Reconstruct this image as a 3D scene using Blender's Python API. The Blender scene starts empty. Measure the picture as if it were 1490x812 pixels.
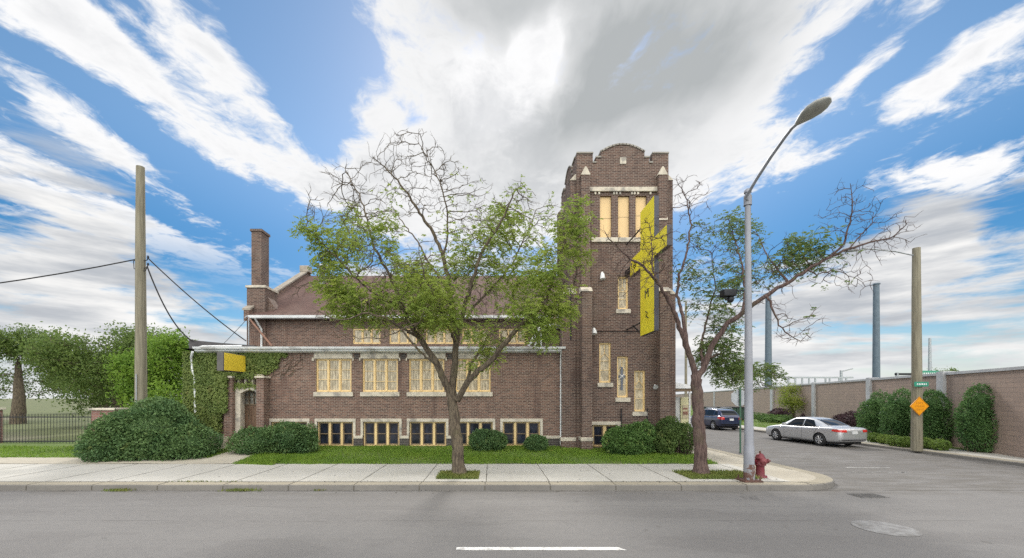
import bpy, bmesh, math, random
import numpy as np
from mathutils import Vector, Matrix
R = math.radians
random.seed(7); rng = np.random.default_rng(7)
sc = bpy.context.scene
COL = sc.collection

# ------------------------------------------------------------------ camera
F, PX, HY, CAMZ = 605.0, 715.0, 578.0, 2.6
cd = bpy.data.cameras.new('camera'); cam = bpy.data.objects.new('camera', cd); COL.objects.link(cam)
cam.location = (0, 0, CAMZ); cam.rotation_euler = (R(90), 0, 0)
cd.sensor_width = 36; cd.lens = F/1490*36
cd.shift_x = 30/1490; cd.shift_y = 172/1490
cd.clip_end = 3000; cd.clip_start = .05
sc.camera = cam
def P(x, y, Y): return Vector(((x-PX)/F*Y, Y, CAMZ+(HY-y)/F*Y))

# ------------------------------------------------------------------ exposure
sc.view_settings.view_transform = 'Standard'; sc.view_settings.look = 'None'
sc.view_settings.exposure = 0.72; sc.view_settings.gamma = 1
sc.render.engine = 'CYCLES'
sc.cycles.use_denoising = False; sc.cycles.max_bounces = 6; sc.cycles.transparent_max_bounces = 6

# ------------------------------------------------------------------ sun (veiled by the big cloud straight ahead)
SUN_EL, SUN_AZ = 38, 4          # azimuth clockwise from +Y
sd = bpy.data.lights.new('sun', 'SUN'); sun = bpy.data.objects.new('sun', sd); COL.objects.link(sun)
sd.energy = 1.4; sd.angle = R(10); sd.color = (1, .95, .88)
d = Vector((math.sin(R(SUN_AZ))*math.cos(R(SUN_EL)), math.cos(R(SUN_AZ))*math.cos(R(SUN_EL)), math.sin(R(SUN_EL))))
sun.rotation_euler = d.to_track_quat('Z', 'Y').to_euler(); sun.location = (0, 0, 40)

# ------------------------------------------------------------------ node expression helper
class E:
    nt = None
    def __init__(s, sock): s.s = sock
    @staticmethod
    def m(op, *a, clamp=False):
        n = E.nt.nodes.new('ShaderNodeMath'); n.operation = op; n.use_clamp = clamp
        for i, v in enumerate(a):
            if isinstance(v, E): E.nt.links.new(v.s, n.inputs[i])
            else: n.inputs[i].default_value = v
        return E(n.outputs[0])
    def __add__(s, o): return E.m('ADD', s, o)
    __radd__ = __add__
    def __sub__(s, o): return E.m('SUBTRACT', s, o)
    def __rsub__(s, o): return E.m('SUBTRACT', o, s)
    def __mul__(s, o): return E.m('MULTIPLY', s, o)
    __rmul__ = __mul__
    def __truediv__(s, o): return E.m('DIVIDE', s, o)
    def clamp(s): return E.m('ADD', s, 0.0, clamp=True)
def smooth(x, a, b):
    n = E.nt.nodes.new('ShaderNodeMapRange'); n.interpolation_type = 'SMOOTHSTEP'; n.clamp = True
    E.nt.links.new(x.s, n.inputs[0]); n.inputs[1].default_value = a; n.inputs[2].default_value = b
    return E(n.outputs[0])
def comb(x, y, z):
    n = E.nt.nodes.new('ShaderNodeCombineXYZ')
    for i, v in enumerate((x, y, z)):
        if isinstance(v, E): E.nt.links.new(v.s, n.inputs[i])
        else: n.inputs[i].default_value = v
    return n.outputs[0]
def noise(vec, scale, detail=6, rough=.55, dist=0., lac=2.):
    n = E.nt.nodes.new('ShaderNodeTexNoise'); E.nt.links.new(vec, n.inputs['Vector'])
    n.inputs['Scale'].default_value = scale; n.inputs['Detail'].default_value = detail
    n.inputs['Roughness'].default_value = rough; n.inputs['Distortion'].default_value = dist
    n.inputs['Lacunarity'].default_value = lac
    return E(n.outputs[0])
def mixc(f, a, b):
    n = E.nt.nodes.new('ShaderNodeMix'); n.data_type = 'RGBA'
    for sk, v in ((n.inputs[0], f), (n.inputs[6], a), (n.inputs[7], b)):
        if isinstance(v, E): E.nt.links.new(v.s, sk)
        elif isinstance(v, (int, float)): sk.default_value = v
        elif isinstance(v, tuple): sk.default_value = (*v[:3], 1)
        else: E.nt.links.new(v, sk)
    return n.outputs[2]

# ------------------------------------------------------------------ sky: Nishita blue with cloud streets on a cloud plane
def make_sky():
    w = bpy.data.worlds.new('World'); sc.world = w; w.use_nodes = True
    nt = w.node_tree; nt.nodes.clear(); E.nt = nt
    out = nt.nodes.new('ShaderNodeOutputWorld'); bg = nt.nodes.new('ShaderNodeBackground')
    nt.links.new(bg.outputs[0], out.inputs[0]); bg.inputs[1].default_value = .1
    sky = nt.nodes.new('ShaderNodeTexSky'); sky.sky_type = 'NISHITA'; sky.sun_disc = False
    sky.sun_elevation = R(SUN_EL); sky.sun_rotation = R(SUN_AZ); sky.air_density = 1.0; sky.dust_density = .3; sky.ozone_density = 2.0
    hs = nt.nodes.new('ShaderNodeHueSaturation'); hs.inputs['Saturation'].default_value = 1.13; hs.inputs['Value'].default_value = SKYV
    hs.inputs['Hue'].default_value = .492
    nt.links.new(sky.outputs[0], hs.inputs['Color'])
    tc = nt.nodes.new('ShaderNodeTexCoord'); sp = nt.nodes.new('ShaderNodeSeparateXYZ')
    nt.links.new(tc.outputs['Generated'], sp.inputs[0])
    x, y, z = (E(o) for o in sp.outputs)
    zc = E.m('MAXIMUM', z, .03)
    u, v = x/zc, y/zc
    wn = noise(comb(u, v*.6, 3.), 2.0, 4, .55) - .5
    wn2 = noise(comb(u, v*.6, 9.), 2.0, 4, .55) - .5
    uu, vv = u + wn*.30, v + wn2*.42
    big = noise(comb(uu, vv*.6, 0.), 2.2, 4, .55)
    n1 = noise(comb(uu, vv*.92, 1.), 3.3, 10, .64)
    fine = noise(comb(uu*1.1, vv*.95, 21.), 9.5, 7, .66)
    streak = noise(comb(uu*2.2 + wn*.5, vv*.28, 31.), 4.2, 6, .6)
    dens = big*.45 + n1*1.0 - .075 + (fine-.5)*.50 + (streak-.5)*.22
    bias = None
    for cu, cv, su, sv, a in BLOBS:
        g = E.m('EXPONENT', (E.m('POWER', E.m('ABSOLUTE', (u+wn*.16-cu)/su), 2.) + E.m('POWER', E.m('ABSOLUTE', (v+wn2*.3-cv)/sv), 2.))*-1.)*a
        bias = g if bias is None else bias + g
    back = smooth(y, .1, -.3)*.22
    dens = dens + bias + back
    cov = smooth(dens, .60, .86)
    thick = smooth(dens, .82, 1.15)
    n2 = noise(comb(uu*1.0 + .08, vv*.5 + .3, 5.), 2.6, 7, .58)
    grey = (thick*smooth(n2, .34, .64)).clamp()
    core = None
    for cu, cv, su, sv, a in CORE:
        g = E.m('EXPONENT', (E.m('POWER', E.m('ABSOLUTE', (u+wn*.42+(n2-.5)*.22-cu)/su), 2.) + E.m('POWER', E.m('ABSOLUTE', (v+wn2*.42+(n2-.5)*.22-cv)/sv), 2.))*-1.)*a
        core = g if core is None else core + g
    n4 = noise(comb(uu*.9, vv*.5, 41.), 1.9, 8, .6)
    core = (core*(n2*.95 + n4*1.15 - .02)).clamp()*.96
    front = smooth(y, -.2, .25)
    white = (CW, CW, CW*1.005)
    c1 = mixc((grey*.65*front).clamp(), white, (CW*.60, CW*.62, CW*.65))
    c1 = mixc(core, c1, (CW*.45, CW*.475, CW*.485))
    high = mixc(cov, hs.outputs[0], c1)
    lb_ = nt.nodes.new('ShaderNodeHueSaturation'); lb_.inputs['Saturation'].default_value = 1.3; lb_.inputs['Value'].default_value = .70; lb_.inputs['Hue'].default_value = .505
    nt.links.new(hs.outputs[0], lb_.inputs['Color']); lowblue = mixc(smooth(z, .50, .25), hs.outputs[0], lb_.outputs[0])
    high = mixc(cov, lowblue, c1)
    # low clouds in long flat banks near the horizon
    e2 = comb(x*2.2, y*2.2, z*11.)
    l3 = noise(comb(x*3.1+9., y*3.1, z*20.), 2.4, 8, .62)
    l1 = noise(e2, 1.7, 9, .62, .3); l2 = noise(comb(x*2.2+4., y*2.2, z*14.), 1.6, 7, .58)
    lb = smooth(z, .40, .05)*.10
    for cx, cz_, sx_, sz_, a in LOWB:
        az = x/E.m('MAXIMUM', y, .05)
        lb = lb + E.m('EXPONENT', (E.m('POWER', E.m('ABSOLUTE', (az-cx)/sx_), 2.) + E.m('POWER', E.m('ABSOLUTE', (z-cz_)/sz_), 2.))*-1.)*a
    lowm = smooth(l1*.8 + l3*.25 + lb, .515, .66)*smooth(z, .46, .30)
    lowc = mixc((smooth(l2*.65+l3*.35, .34, .66)), (CW*1.0, CW*.99, CW*.97), (CW*.50, CW*.53, CW*.575))
    haze = mixc((smooth(z, .16, .0)*.45), lowblue, (CW*.62, CW*.70, CW*.80))
    hi_on = mixc(smooth(z, .20, .34), haze, high)
    fin = mixc(lowm, hi_on, lowc)
    hz = mixc(smooth(z, .09, -.01)*.6, fin, (CW*.80, CW*.83, CW*.86))
    # the sun stands ahead of the viewer: unseen sky behind is brightened and warmed as added fill for the facade
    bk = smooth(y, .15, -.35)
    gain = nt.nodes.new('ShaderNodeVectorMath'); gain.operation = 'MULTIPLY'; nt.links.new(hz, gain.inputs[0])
    nt.links.new(comb(*[bk*(k-1.) + 1. for k in BACK_FILL]), gain.inputs[1])
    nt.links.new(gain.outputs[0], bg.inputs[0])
    w.cycles.sampling_method = 'MANUAL'; w.cycles.sample_map_resolution = 1024
SKYV = .84
BACK_FILL = (3.15, 2.98, 2.72)
CW = 6.05          # front cloud radiance before the background strength
# low banks: (sideways tangent, sine of elevation, widths, amount)
LOWB = [(-.62,.33,.25,.12,-.22),(.75,.36,.5,.07,-.25),(.45,.38,.3,.06,-.2),(1.05,.26,.12,.07,.25),(.65,.15,.3,.08,.10),(-.95,.22,.2,.16,.16),(.35,.22,.2,.05,-.08),(-.45,.12,.2,.05,.1),(-.6,.18,.15,.05,-.1)]
# (u, v, su, sv, amount): u = sideways, v = forward distance on the cloud plane
BLOBS = [
 (.30, 1.40, .62, .85, .34), (-.2, 2.0, .50, .60, .28), (.84, 1.6, .20, 1.0, .22), (-.72, 2.1, .30, .40, .18), (.45, 2.3, .5, .5, .2),
 (-1.13, 1.22, .12, .45, .30), (-.96, 1.80, .16, .35, .26), (-.82, 1.35, .07, .32, .22), (-1.54, 1.65, .15, .40, .28), (-2.1, 2.5, .22, .9, .26), (-3.3, 3.6, .7, 1.6, .2),
 (-.56, 1.15, .16, .42, -.42), (-.64, 1.55, .12, .22, -.26), (-1.33, 1.45, .10, .5, -.26), (-.98, 1.12, .05, .3, -.22), (-1.32, 2.4, .18, .6, -.40), (-1.8, 2.15, .12, .5, -.24), (-2.6, 2.6, .2, .7, -.1), (-1.75,1.25,.25,.3,-.25), (-1.0, 2.7, .25, .5, -.3),
 (-.30, 1.2, .12, .30, .08), (-.44, 1.45, .08, .12, .26), (-.37,1.22,.03,.06,-.3), (-.30,1.5,.05,.06,-.2),
 (1.03, 1.25, .10, .28, -.34), (1.14, 1.26, .05, .22, .20), (1.40, 1.2, .09, .28, .26), (1.25, 1.05, .1, .1, -.2), (1.48, 1.48, .10, .15, .12), (1.25, 1.80, .18, .14, .24), (1.55, 1.75, .09, .3, -.26), (2.05, 1.88, .28, .20, .28), (1.9, 1.45,.2,.2,-.18), (1.35,1.55,.12,.1,-.2),
 (1.7, 2.5, .60, .42, -.42), (1.1, 2.6, .3, .4, -.3), (2.8, 2.6, .5, .5, -.2),
]
CORE = [(.46, 1.20, .30, .30, 1.0), (.22, 1.45, .16, .16, .7), (.0, 1.02, .16, .22, .62), (.74, 1.22, .14, .26, .5), (.08, 1.40, .17, .17, -1.0), (.10,1.20,.05,.07,-.8), (.45, 1.70, .4, .25, .30), (.0, 1.9, .9, .9, .22), (-2.6, 3.2, .3, .5, .4)]
make_sky()

# ------------------------------------------------------------------ mesh builder
BASE = {}                                     # world base of each root, so that child meshes sit in local coordinates
class MB:
    def __init__(s): s.v = []; s.f = []; s.sm = []
    def add(s, vs, fs, smooth=False):
        o = len(s.v); s.v += [tuple(p) for p in vs]; s.f += [tuple(i+o for i in f) for f in fs]; s.sm += [smooth]*len(fs); return s
    def box(s, x0, x1, y0, y1, z0, z1):
        return s.add([(x0,y0,z0),(x1,y0,z0),(x1,y1,z0),(x0,y1,z0),(x0,y0,z1),(x1,y0,z1),(x1,y1,z1),(x0,y1,z1)],
              [(0,3,2,1),(4,5,6,7),(0,1,5,4),(1,2,6,5),(2,3,7,6),(3,0,4,7)])
    def bevbox(s, x0, x1, y0, y1, z0, z1, b=.01):
        bm = bmesh.new(); bmesh.ops.create_cube(bm, size=1)
        for v in bm.verts: v.co = ((x0+x1)/2+v.co.x*(x1-x0), (y0+y1)/2+v.co.y*(y1-y0), (z0+z1)/2+v.co.z*(z1-z0))
        bmesh.ops.bevel(bm, geom=bm.edges[:], offset=b, segments=2, affect='EDGES', profile=.6)
        s.add([v.co[:] for v in bm.verts], [[v.index for v in f.verts] for f in bm.faces] if not bm.verts.index_update() else []); bm.free(); return s
    def prism(s, pts, axis, a, b):
        """polygon pts (2-D, CCW) extruded along axis from a to b"""
        def mk(p, t): return {'y': (p[0], t, p[1]), 'x': (t, p[0], p[1]), 'z': (p[0], p[1], t)}[axis]
        n = len(pts)
        vs = [mk(p, a) for p in pts] + [mk(p, b) for p in pts]
        fs = [tuple(range(n)), tuple(range(2*n-1, n-1, -1))] + [(i, n+i, n+(i+1) % n, (i+1) % n) for i in range(n)]
        return s.add(vs, fs)
    def tube(s, path, rad, n=8, cap=True, smooth=True):
        path = [Vector(p) for p in path]; k = len(path)
        if not hasattr(rad, '__len__'): rad = [rad]*k
        vs = []; up = None
        for i, p in enumerate(path):
            t = (path[min(i+1, k-1)]-path[max(i-1, 0)])
            t = t.normalized() if t.length > 1e-9 else Vector((0,0,1))
            if up is None:
                up = Vector((0,0,1)) if abs(t.z) < .9 else Vector((1,0,0))
            a = (up - t*up.dot(t))
            a = a.normalized() if a.length > 1e-6 else t.orthogonal().normalized()
            up = a; b = t.cross(a)
            for j in range(n):
                q = 2*math.pi*j/n; vs.append(p + (a*math.cos(q)+b*math.sin(q))*rad[i])
        fs = [(i*n+j, i*n+(j+1) % n, (i+1)*n+(j+1) % n, (i+1)*n+j) for i in range(k-1) for j in range(n)]
        s.add(vs, fs, smooth)
        if cap:
            s.add(vs[:n], [tuple(range(n-1, -1, -1))]); s.add(vs[-n:], [tuple(range(n))])
        return s
    def lathe(s, prof, c, n=20, axis='z', smooth=True, closed=False):
        """prof: (radius, height) list"""
        vs = []
        for r, h in prof:
            for j in range(n):
                q = 2*math.pi*j/n; a, b = r*math.cos(q), r*math.sin(q)
                vs.append({'z': (c[0]+a, c[1]+b, c[2]+h), 'y': (c[0]+a, c[1]+h, c[2]+b), 'x': (c[0]+h, c[1]+a, c[2]+b)}[axis])
        k = len(prof)
        fs = [(i*n+j, i*n+(j+1) % n, (i+1)*n+(j+1) % n, (i+1)*n+j) for i in range(k-1) for j in range(n)]
        if axis == 'y': fs = [f[::-1] for f in fs]
        if closed: fs += [((k-1)*n+j, (k-1)*n+(j+1) % n, (j+1) % n, j) for j in range(n)]
        return s.add(vs, fs, smooth)
    def mesh(s, name, off=(0,0,0)):
        me = bpy.data.meshes.new(name)
        me.from_pydata([(p[0]-off[0], p[1]-off[1], p[2]-off[2]) for p in s.v], [], s.f)
        me.polygons.foreach_set('use_smooth', s.sm); me.update(); return me
    def build_parts(s, name, mat, parent):
        """every loose piece becomes an object of its own"""
        n = len(s.v); root = list(range(n))
        def fd(i):
            while root[i] != i: root[i] = root[root[i]]; i = root[i]
            return i
        for f in s.f:
            a = fd(f[0])
            for k in f[1:]: root[fd(k)] = a
        grp = {}
        for f, sm in zip(s.f, s.sm): grp.setdefault(fd(f[0]), []).append((f, sm))
        out = []
        for fs in grp.values():
            ids = sorted({i for f, _ in fs for i in f}); mp = {i: k for k, i in enumerate(ids)}
            q = MB(); q.v = [s.v[i] for i in ids]; q.f = [tuple(mp[i] for i in f) for f, _ in fs]; q.sm = [b for _, b in fs]
            out.append(q.build(name, mat, parent))
        return out
    def build(s, name, mat, parent=None, base=None, **tags):
        r = parent
        if r is not None:
            while r.parent is not None: r = r.parent
        off = BASE.get(r.name, (0,0,0)) if r is not None else (base or (0,0,0))
        o = bpy.data.objects.new(name, s.mesh(name, off)); COL.objects.link(o)
        if mat is not None: o.data.materials.append(mat)
        if parent is not None: o.parent = parent
        elif base is not None: o.location = base; BASE[o.name] = base
        for k, v in tags.items(): o[k] = v
        return o
def np_mesh(name, V, Fc, nv, mat, parent=None, base=None, smooth=False, **tags):
    """fast mesh: V (N,3), faces (M,nv)"""
    r = parent
    if r is not None:
        while r.parent is not None: r = r.parent
    off = np.array(BASE.get(r.name, (0,0,0)) if r is not None else (base or (0,0,0)))
    me = bpy.data.meshes.new(name); M = len(Fc)
    me.vertices.add(len(V)); me.vertices.foreach_set('co', (V-off).astype(np.float32).ravel())
    me.loops.add(M*nv); me.loops.foreach_set('vertex_index', Fc.astype(np.int32).ravel())
    me.polygons.add(M); me.polygons.foreach_set('loop_start', np.arange(0, M*nv, nv, dtype=np.int32))
    me.polygons.foreach_set('use_smooth', np.full(M, smooth)); me.update(calc_edges=True)
    o = bpy.data.objects.new(name, me); COL.objects.link(o); me.materials.append(mat)
    if parent is not None: o.parent = parent
    elif base is not None: o.location = base; BASE[o.name] = tuple(base)
    for k, v in tags.items(): o[k] = v
    return o
def thing(name, label, cat, loc=(0,0,0), group=None):
    o = bpy.data.objects.new(name, None); COL.objects.link(o); o.location = loc; o.empty_display_size = .3
    BASE[o.name] = tuple(loc); o['label'] = label; o['category'] = cat
    if group: o['group'] = group
    return o
def tag(o, label, cat, group=None):
    o['label'] = label; o['category'] = cat
    if group: o['group'] = group
    return o
def dup(root, loc, label, group=None, rotz=None, scale=None):
    r = root.copy(); COL.objects.link(r); r.location = loc; r['label'] = label
    if group: r['group'] = group
    if rotz is not None: r.rotation_euler = (0, 0, rotz)
    if scale: r.scale = scale
    BASE[r.name] = tuple(loc)
    for ch in list(root.children):
        c = ch.copy(); COL.objects.link(c); c.parent = r
        for g in list(ch.children):
            e = g.copy(); COL.objects.link(e); e.parent = c
    return r
def apply_mods(o):
    dg = bpy.context.evaluated_depsgraph_get(); me = bpy.data.meshes.new_from_object(o.evaluated_get(dg))
    o.modifiers.clear(); o.data = me

# ------------------------------------------------------------------ materials
def newmat(name):
    m = bpy.data.materials.new(name); m.use_nodes = True; E.nt = m.node_tree
    b = m.node_tree.nodes['Principled BSDF']; return m, b
def pos():
    return E.nt.nodes.new('ShaderNodeNewGeometry').outputs['Position']
def scalev(vec, s):
    n = E.nt.nodes.new('ShaderNodeVectorMath'); n.operation = 'MULTIPLY'; E.nt.links.new(vec, n.inputs[0]); n.inputs[1].default_value = s; return n.outputs[0]
def bump(b, h, strength=.4, dist=.02):
    n = E.nt.nodes.new('ShaderNodeBump'); n.inputs['Strength'].default_value = strength; n.inputs['Distance'].default_value = dist
    E.nt.links.new(h.s, n.inputs['Height']); E.nt.links.new(n.outputs[0], b.inputs['Normal'])
def pbr(name, c1, c2=None, scale=4., rough=.7, metal=0., bmp=0., sv=(1,1,1), spec=.5, detail=6, lo=.35, hi=.65, c3=None, s3=.6):
    m, b = newmat(name); c2 = c2 or tuple(x*.8 for x in c1)
    p = scalev(pos(), sv); n = noise(p, scale, detail, .6)
    col = mixc(smooth(n, lo, hi), c1, c2)
    if c3: col = mixc(smooth(noise(p, s3, 5, .6), .52, .66), col, c3)
    E.nt.links.new(col, b.inputs['Base Color'])
    b.inputs['Roughness'].default_value = rough; b.inputs['Metallic'].default_value = metal; b.inputs['Specular IOR Level'].default_value = spec
    if bmp: bump(b, n, bmp, .02)
    return m
def brick_mat(name, ca, cb, cm, bw=.215, bh=.072, mortar=.011, stain=(.05,.04,.04), stain_amt=.6, rough=.85):
    m, b = newmat(name); nt = m.node_tree
    sp = nt.nodes.new('ShaderNodeSeparateXYZ'); nt.links.new(pos(), sp.inputs[0])
    x, y, z = (E(o) for o in sp.outputs)
    vec = comb(x+y*1.0, z, 0.)
    br = nt.nodes.new('ShaderNodeTexBrick'); nt.links.new(vec, br.inputs['Vector'])
    br.inputs['Color1'].default_value = (*ca, 1); br.inputs['Color2'].default_value = (*cb, 1); br.inputs['Mortar'].default_value = (*cm, 1)
    br.inputs['Scale'].default_value = 1; br.inputs['Mortar Size'].default_value = mortar; br.inputs['Mortar Smooth'].default_value = .2
    br.inputs['Brick Width'].default_value = bw; br.inputs['Row Height'].default_value = bh
    big = noise(comb(x+y, z*.35, 2.), 1.1, 6, .62); mid = noise(comb(x+y, z*1.5, 7.), 4.5, 5, .6)
    c = mixc(smooth(mid, .35, .7)*.30, br.outputs['Color'], tuple(k*1.25 for k in cb))
    c = mixc(smooth(big, .54, .74)*stain_amt, c, stain)
    drip = noise(comb((x+y)*1.0, z*.10, 5.), 1.9, 5, .6); c = mixc(smooth(drip, .56, .70)*stain_amt*.8, c, stain)
    pale = noise(comb(x+y, z*.8, 12.), .7, 4, .55); c = mixc(smooth(pale, .58, .72)*.22, c, cm)
    nt.links.new(c, b.inputs['Base Color']); b.inputs['Roughness'].default_value = rough; b.inputs['Specular IOR Level'].default_value = .25
    h = E(br.outputs['Fac'])*-1. + mid*.3
    bump(b, h, .5, .012)
    return m
def leaf_mat(name, c1, c2, c3=None, trans=.35, rough=.55):
    m, b = newmat(name); nt = m.node_tree
    p = pos(); n = noise(p, 1.1, 3, .5); n2 = noise(p, 14., 2, .5)
    c = mixc(smooth(n*.6+n2*.4, .40, .60), c1, c2)
    if c3: c = mixc(smooth(noise(p, 3.7, 3, .5), .60, .72), c, c3)
    nt.links.new(c, b.inputs['Base Color']); b.inputs['Roughness'].default_value = rough; b.inputs['Specular IOR Level'].default_value = .25
    tr = nt.nodes.new('ShaderNodeBsdfTranslucent'); nt.links.new(c, tr.inputs[0])
    mx = nt.nodes.new('ShaderNodeMixShader'); mx.inputs[0].default_value = trans
    nt.links.new(b.outputs[0], mx.inputs[1]); nt.links.new(tr.outputs[0], mx.inputs[2])
    nt.links.new(mx.outputs[0], nt.nodes['Material Output'].inputs[0])
    return m
def glossy_mat(name, col, rough=.1, metal=0., coat=0., noise_amt=0.):
    m, b = newmat(name)
    b.inputs['Base Color'].default_value = (*col, 1); b.inputs['Roughness'].default_value = rough; b.inputs['Metallic'].default_value = metal
    b.inputs['Coat Weight'].default_value = coat; b.inputs['Coat Roughness'].default_value = .05
    if noise_amt:
        n = noise(pos(), 9, 3); E.nt.links.new((n*noise_amt + rough).s, b.inputs['Roughness'])
    return m

M = {}
M['brick'] = brick_mat('tower_brick', (.158,.094,.073), (.068,.043,.038), (.26,.22,.19), stain=(.060,.038,.036), stain_amt=.55)
M['brick2'] = brick_mat('wall_brick', (.225,.128,.096), (.095,.057,.048), (.31,.26,.22), stain=(.082,.050,.045), stain_amt=.60)
M['brickdark'] = brick_mat('base_brick', (.085,.072,.065), (.055,.05,.05), (.16,.15,.14), bh=.1, bw=.3, stain_amt=.3)
M['stone'] = pbr('limestone', (.60,.55,.46), (.46,.42,.35), 3.2, .85, bmp=.15, c3=(.30,.28,.25), s3=1.6)
M['buff'] = pbr('buff_paint', (.80,.60,.30), (.72,.53,.26), 5, .55, bmp=.05)
M['board'] = pbr('buff_board', (.78,.56,.29), (.71,.51,.27), 1.6, .7, sv=(1,1,.4))
M['white'] = pbr('white_paint', (.76,.78,.80), (.62,.64,.66), 2.2, .5, c3=(.42,.42,.41), s3=1.1)
M['shingle'] = None
M['darkroof'] = pbr('dark_felt', (.10,.095,.10), (.06,.058,.062), 2., .8)
M['brownsash'] = pbr('sash_wood', (.20,.145,.09), (.13,.095,.06), 6, .6)
M['door'] = pbr('door_paint', (.200,.120,.075), (.16,.095,.06), 3, .55, sv=(4,4,.5))
M['metal'] = pbr('galvanised_metal', (.42,.44,.47), (.32,.34,.37), 5, .5, .6)
M['darkmetal'] = pbr('dark_metal', (.035,.037,.042), (.02,.02,.024), 8, .5, .5)
M['greypole'] = pbr('grey_pole_paint', (.30,.315,.36), (.24,.25,.285), 3.5, .55, .15, sv=(1,1,.3), c3=(.36,.36,.36))
M['rust'] = pbr('rust', (.12,.055,.04), (.07,.04,.035), 14, .85, bmp=.3)
M['rustbase'] = pbr('rust_worn_grey', (.24,.245,.265), (.115,.06,.048), 5., .8, bmp=.2, lo=.46, hi=.54)
M['yellow'] = pbr('yellow_vinyl', (.84,.72,.035), (.78,.64,.03), 2., .5)
M['navy'] = pbr('dark_sign_box', (.060,.062,.085), (.045,.045,.06), 3, .5)
M['black'] = pbr('black_rubber', (.022,.022,.024), (.016,.016,.018), 9, .75)
M['asphalt'] = None

def mk_shingle():
    m, b = newmat('roof_shingle'); nt = m.node_tree
    sp = nt.nodes.new('ShaderNodeSeparateXYZ'); nt.links.new(pos(), sp.inputs[0]); x, y, z = (E(o) for o in sp.outputs)
    br = nt.nodes.new('ShaderNodeTexBrick'); nt.links.new(comb(x, y*1.17, 0.), br.inputs['Vector'])
    br.inputs['Color1'].default_value = (.150,.092,.080,1); br.inputs['Color2'].default_value = (.112,.072,.064,1); br.inputs['Mortar'].default_value = (.07,.045,.042,1)
    br.inputs['Scale'].default_value = 1; br.inputs['Mortar Size'].default_value = .012; br.inputs['Brick Width'].default_value = .3; br.inputs['Row Height'].default_value = .15
    n = noise(comb(x, y*.4, 0.), .9, 6, .6); n2 = noise(pos(), 8, 4)
    c = mixc(smooth(n, .42, .7)*.5, br.outputs['Color'], (.20,.145,.125)); c = mixc(smooth(n2, .4, .7)*.3, c, (.10,.06,.055))
    nt.links.new(c, b.inputs['Base Color']); b.inputs['Roughness'].default_value = .9; b.inputs['Specular IOR Level'].default_value = .2
    bump(b, E(br.outputs['Fac'])*-1.+n2*.4, .5, .015); return m
M['shingle'] = mk_shingle()

def mk_asphalt():
    m, b = newmat('asphalt'); nt = m.node_tree
    sp = nt.nodes.new('ShaderNodeSeparateXYZ'); nt.links.new(pos(), sp.inputs[0]); x, y, z = (E(o) for o in sp.outputs)
    fine = noise(comb(x, y, 0.), 85, 3, .7); mid = noise(comb(x, y, 1.), 6, 6, .65); big = noise(comb(x*.22, y, 2.), .8, 5, .6)
    streak = noise(comb(x*.10, y*2.6, 3.), 1.4, 5, .6)
    c = mixc(smooth(big, .35, .65), (.162,.158,.157), (.134,.130,.130))
    c = mixc(smooth(streak, .5, .72)*.5, c, (.135,.130,.128))
    c = mixc(smooth(mid, .3, .75)*.45, c, (.205,.198,.194))
    patch = noise(comb(x*.35, y*1.1, 17.), .45, 3, .5); c = mixc(smooth(patch, .52, .535)*.28, c, (.105,.10,.10)); oil = noise(comb(x*.3, y, 19.), 1.1, 5, .65); c = mixc(smooth(oil, .58, .74)*.45, c, (.095,.09,.09))
    c = mixc(smooth(fine, .42, .72)*.75, c, (.31,.30,.29)); c = mixc(smooth(fine, .5, .30)*.6, c, (.085,.083,.082))
    # cracks: thin contour lines of a warped noise, running along the lane
    wob = noise(comb(x*.5, y*0., 8.), 1.2, 6, .6) - .5
    def seam(y0, w, amp, gz): return (1. - E.m('ABSOLUTE', y-y0+wob*amp)*(1./w)).clamp()*smooth(noise(comb(x*.55, 0., gz), 1.3, 4, .6), .42, .58)
    line = (seam(8.75, .022, .22, 1.) + seam(9.9, .03, .5, 2.)*.7 + seam(5.4, .02, .3, 3.) + seam(2.2, .03, .4, 4.)).clamp()
    cr2 = noise(comb(x*.8, y*.8, 11.), .42, 4, .5); line2 = (1. - (E.m('ABSOLUTE', cr2-.5)*170.)).clamp()*smooth(noise(comb(x, y, 12.), .22, 2), .62, .70)
    c = mixc(((line+line2)*.65).clamp(), c, (.060,.057,.055))
    gut = smooth(y, 10.75, 11.6)*smooth(noise(comb(x*.5, y*2., 25.), 1.6, 6, .65), .36, .62); c = mixc(gut*.55, c, (.105,.096,.082))
    trk = (smooth(y, 7.6, 8.1)*smooth(y, 8.9, 8.4) + smooth(y, 9.4, 9.8)*smooth(y, 10.6, 10.2))*noise(comb(x*.08, y, 27.), 1.5, 4, .6); c = mixc(trk*.38, c, (.215,.21,.206))
    sp1 = noise(comb(x, y, 14.), 3.1, 2, .5)
    c = mixc(smooth(sp1, .70, .78)*.5, c, (.11,.105,.10))
    nt.links.new(c, b.inputs['Base Color']); b.inputs['Roughness'].default_value = .88; b.inputs['Specular IOR Level'].default_value = .3
    bump(b, fine*.8+mid*.6-(line+line2)*.8, .35, .012); return m
M['asphalt'] = mk_asphalt()
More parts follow.
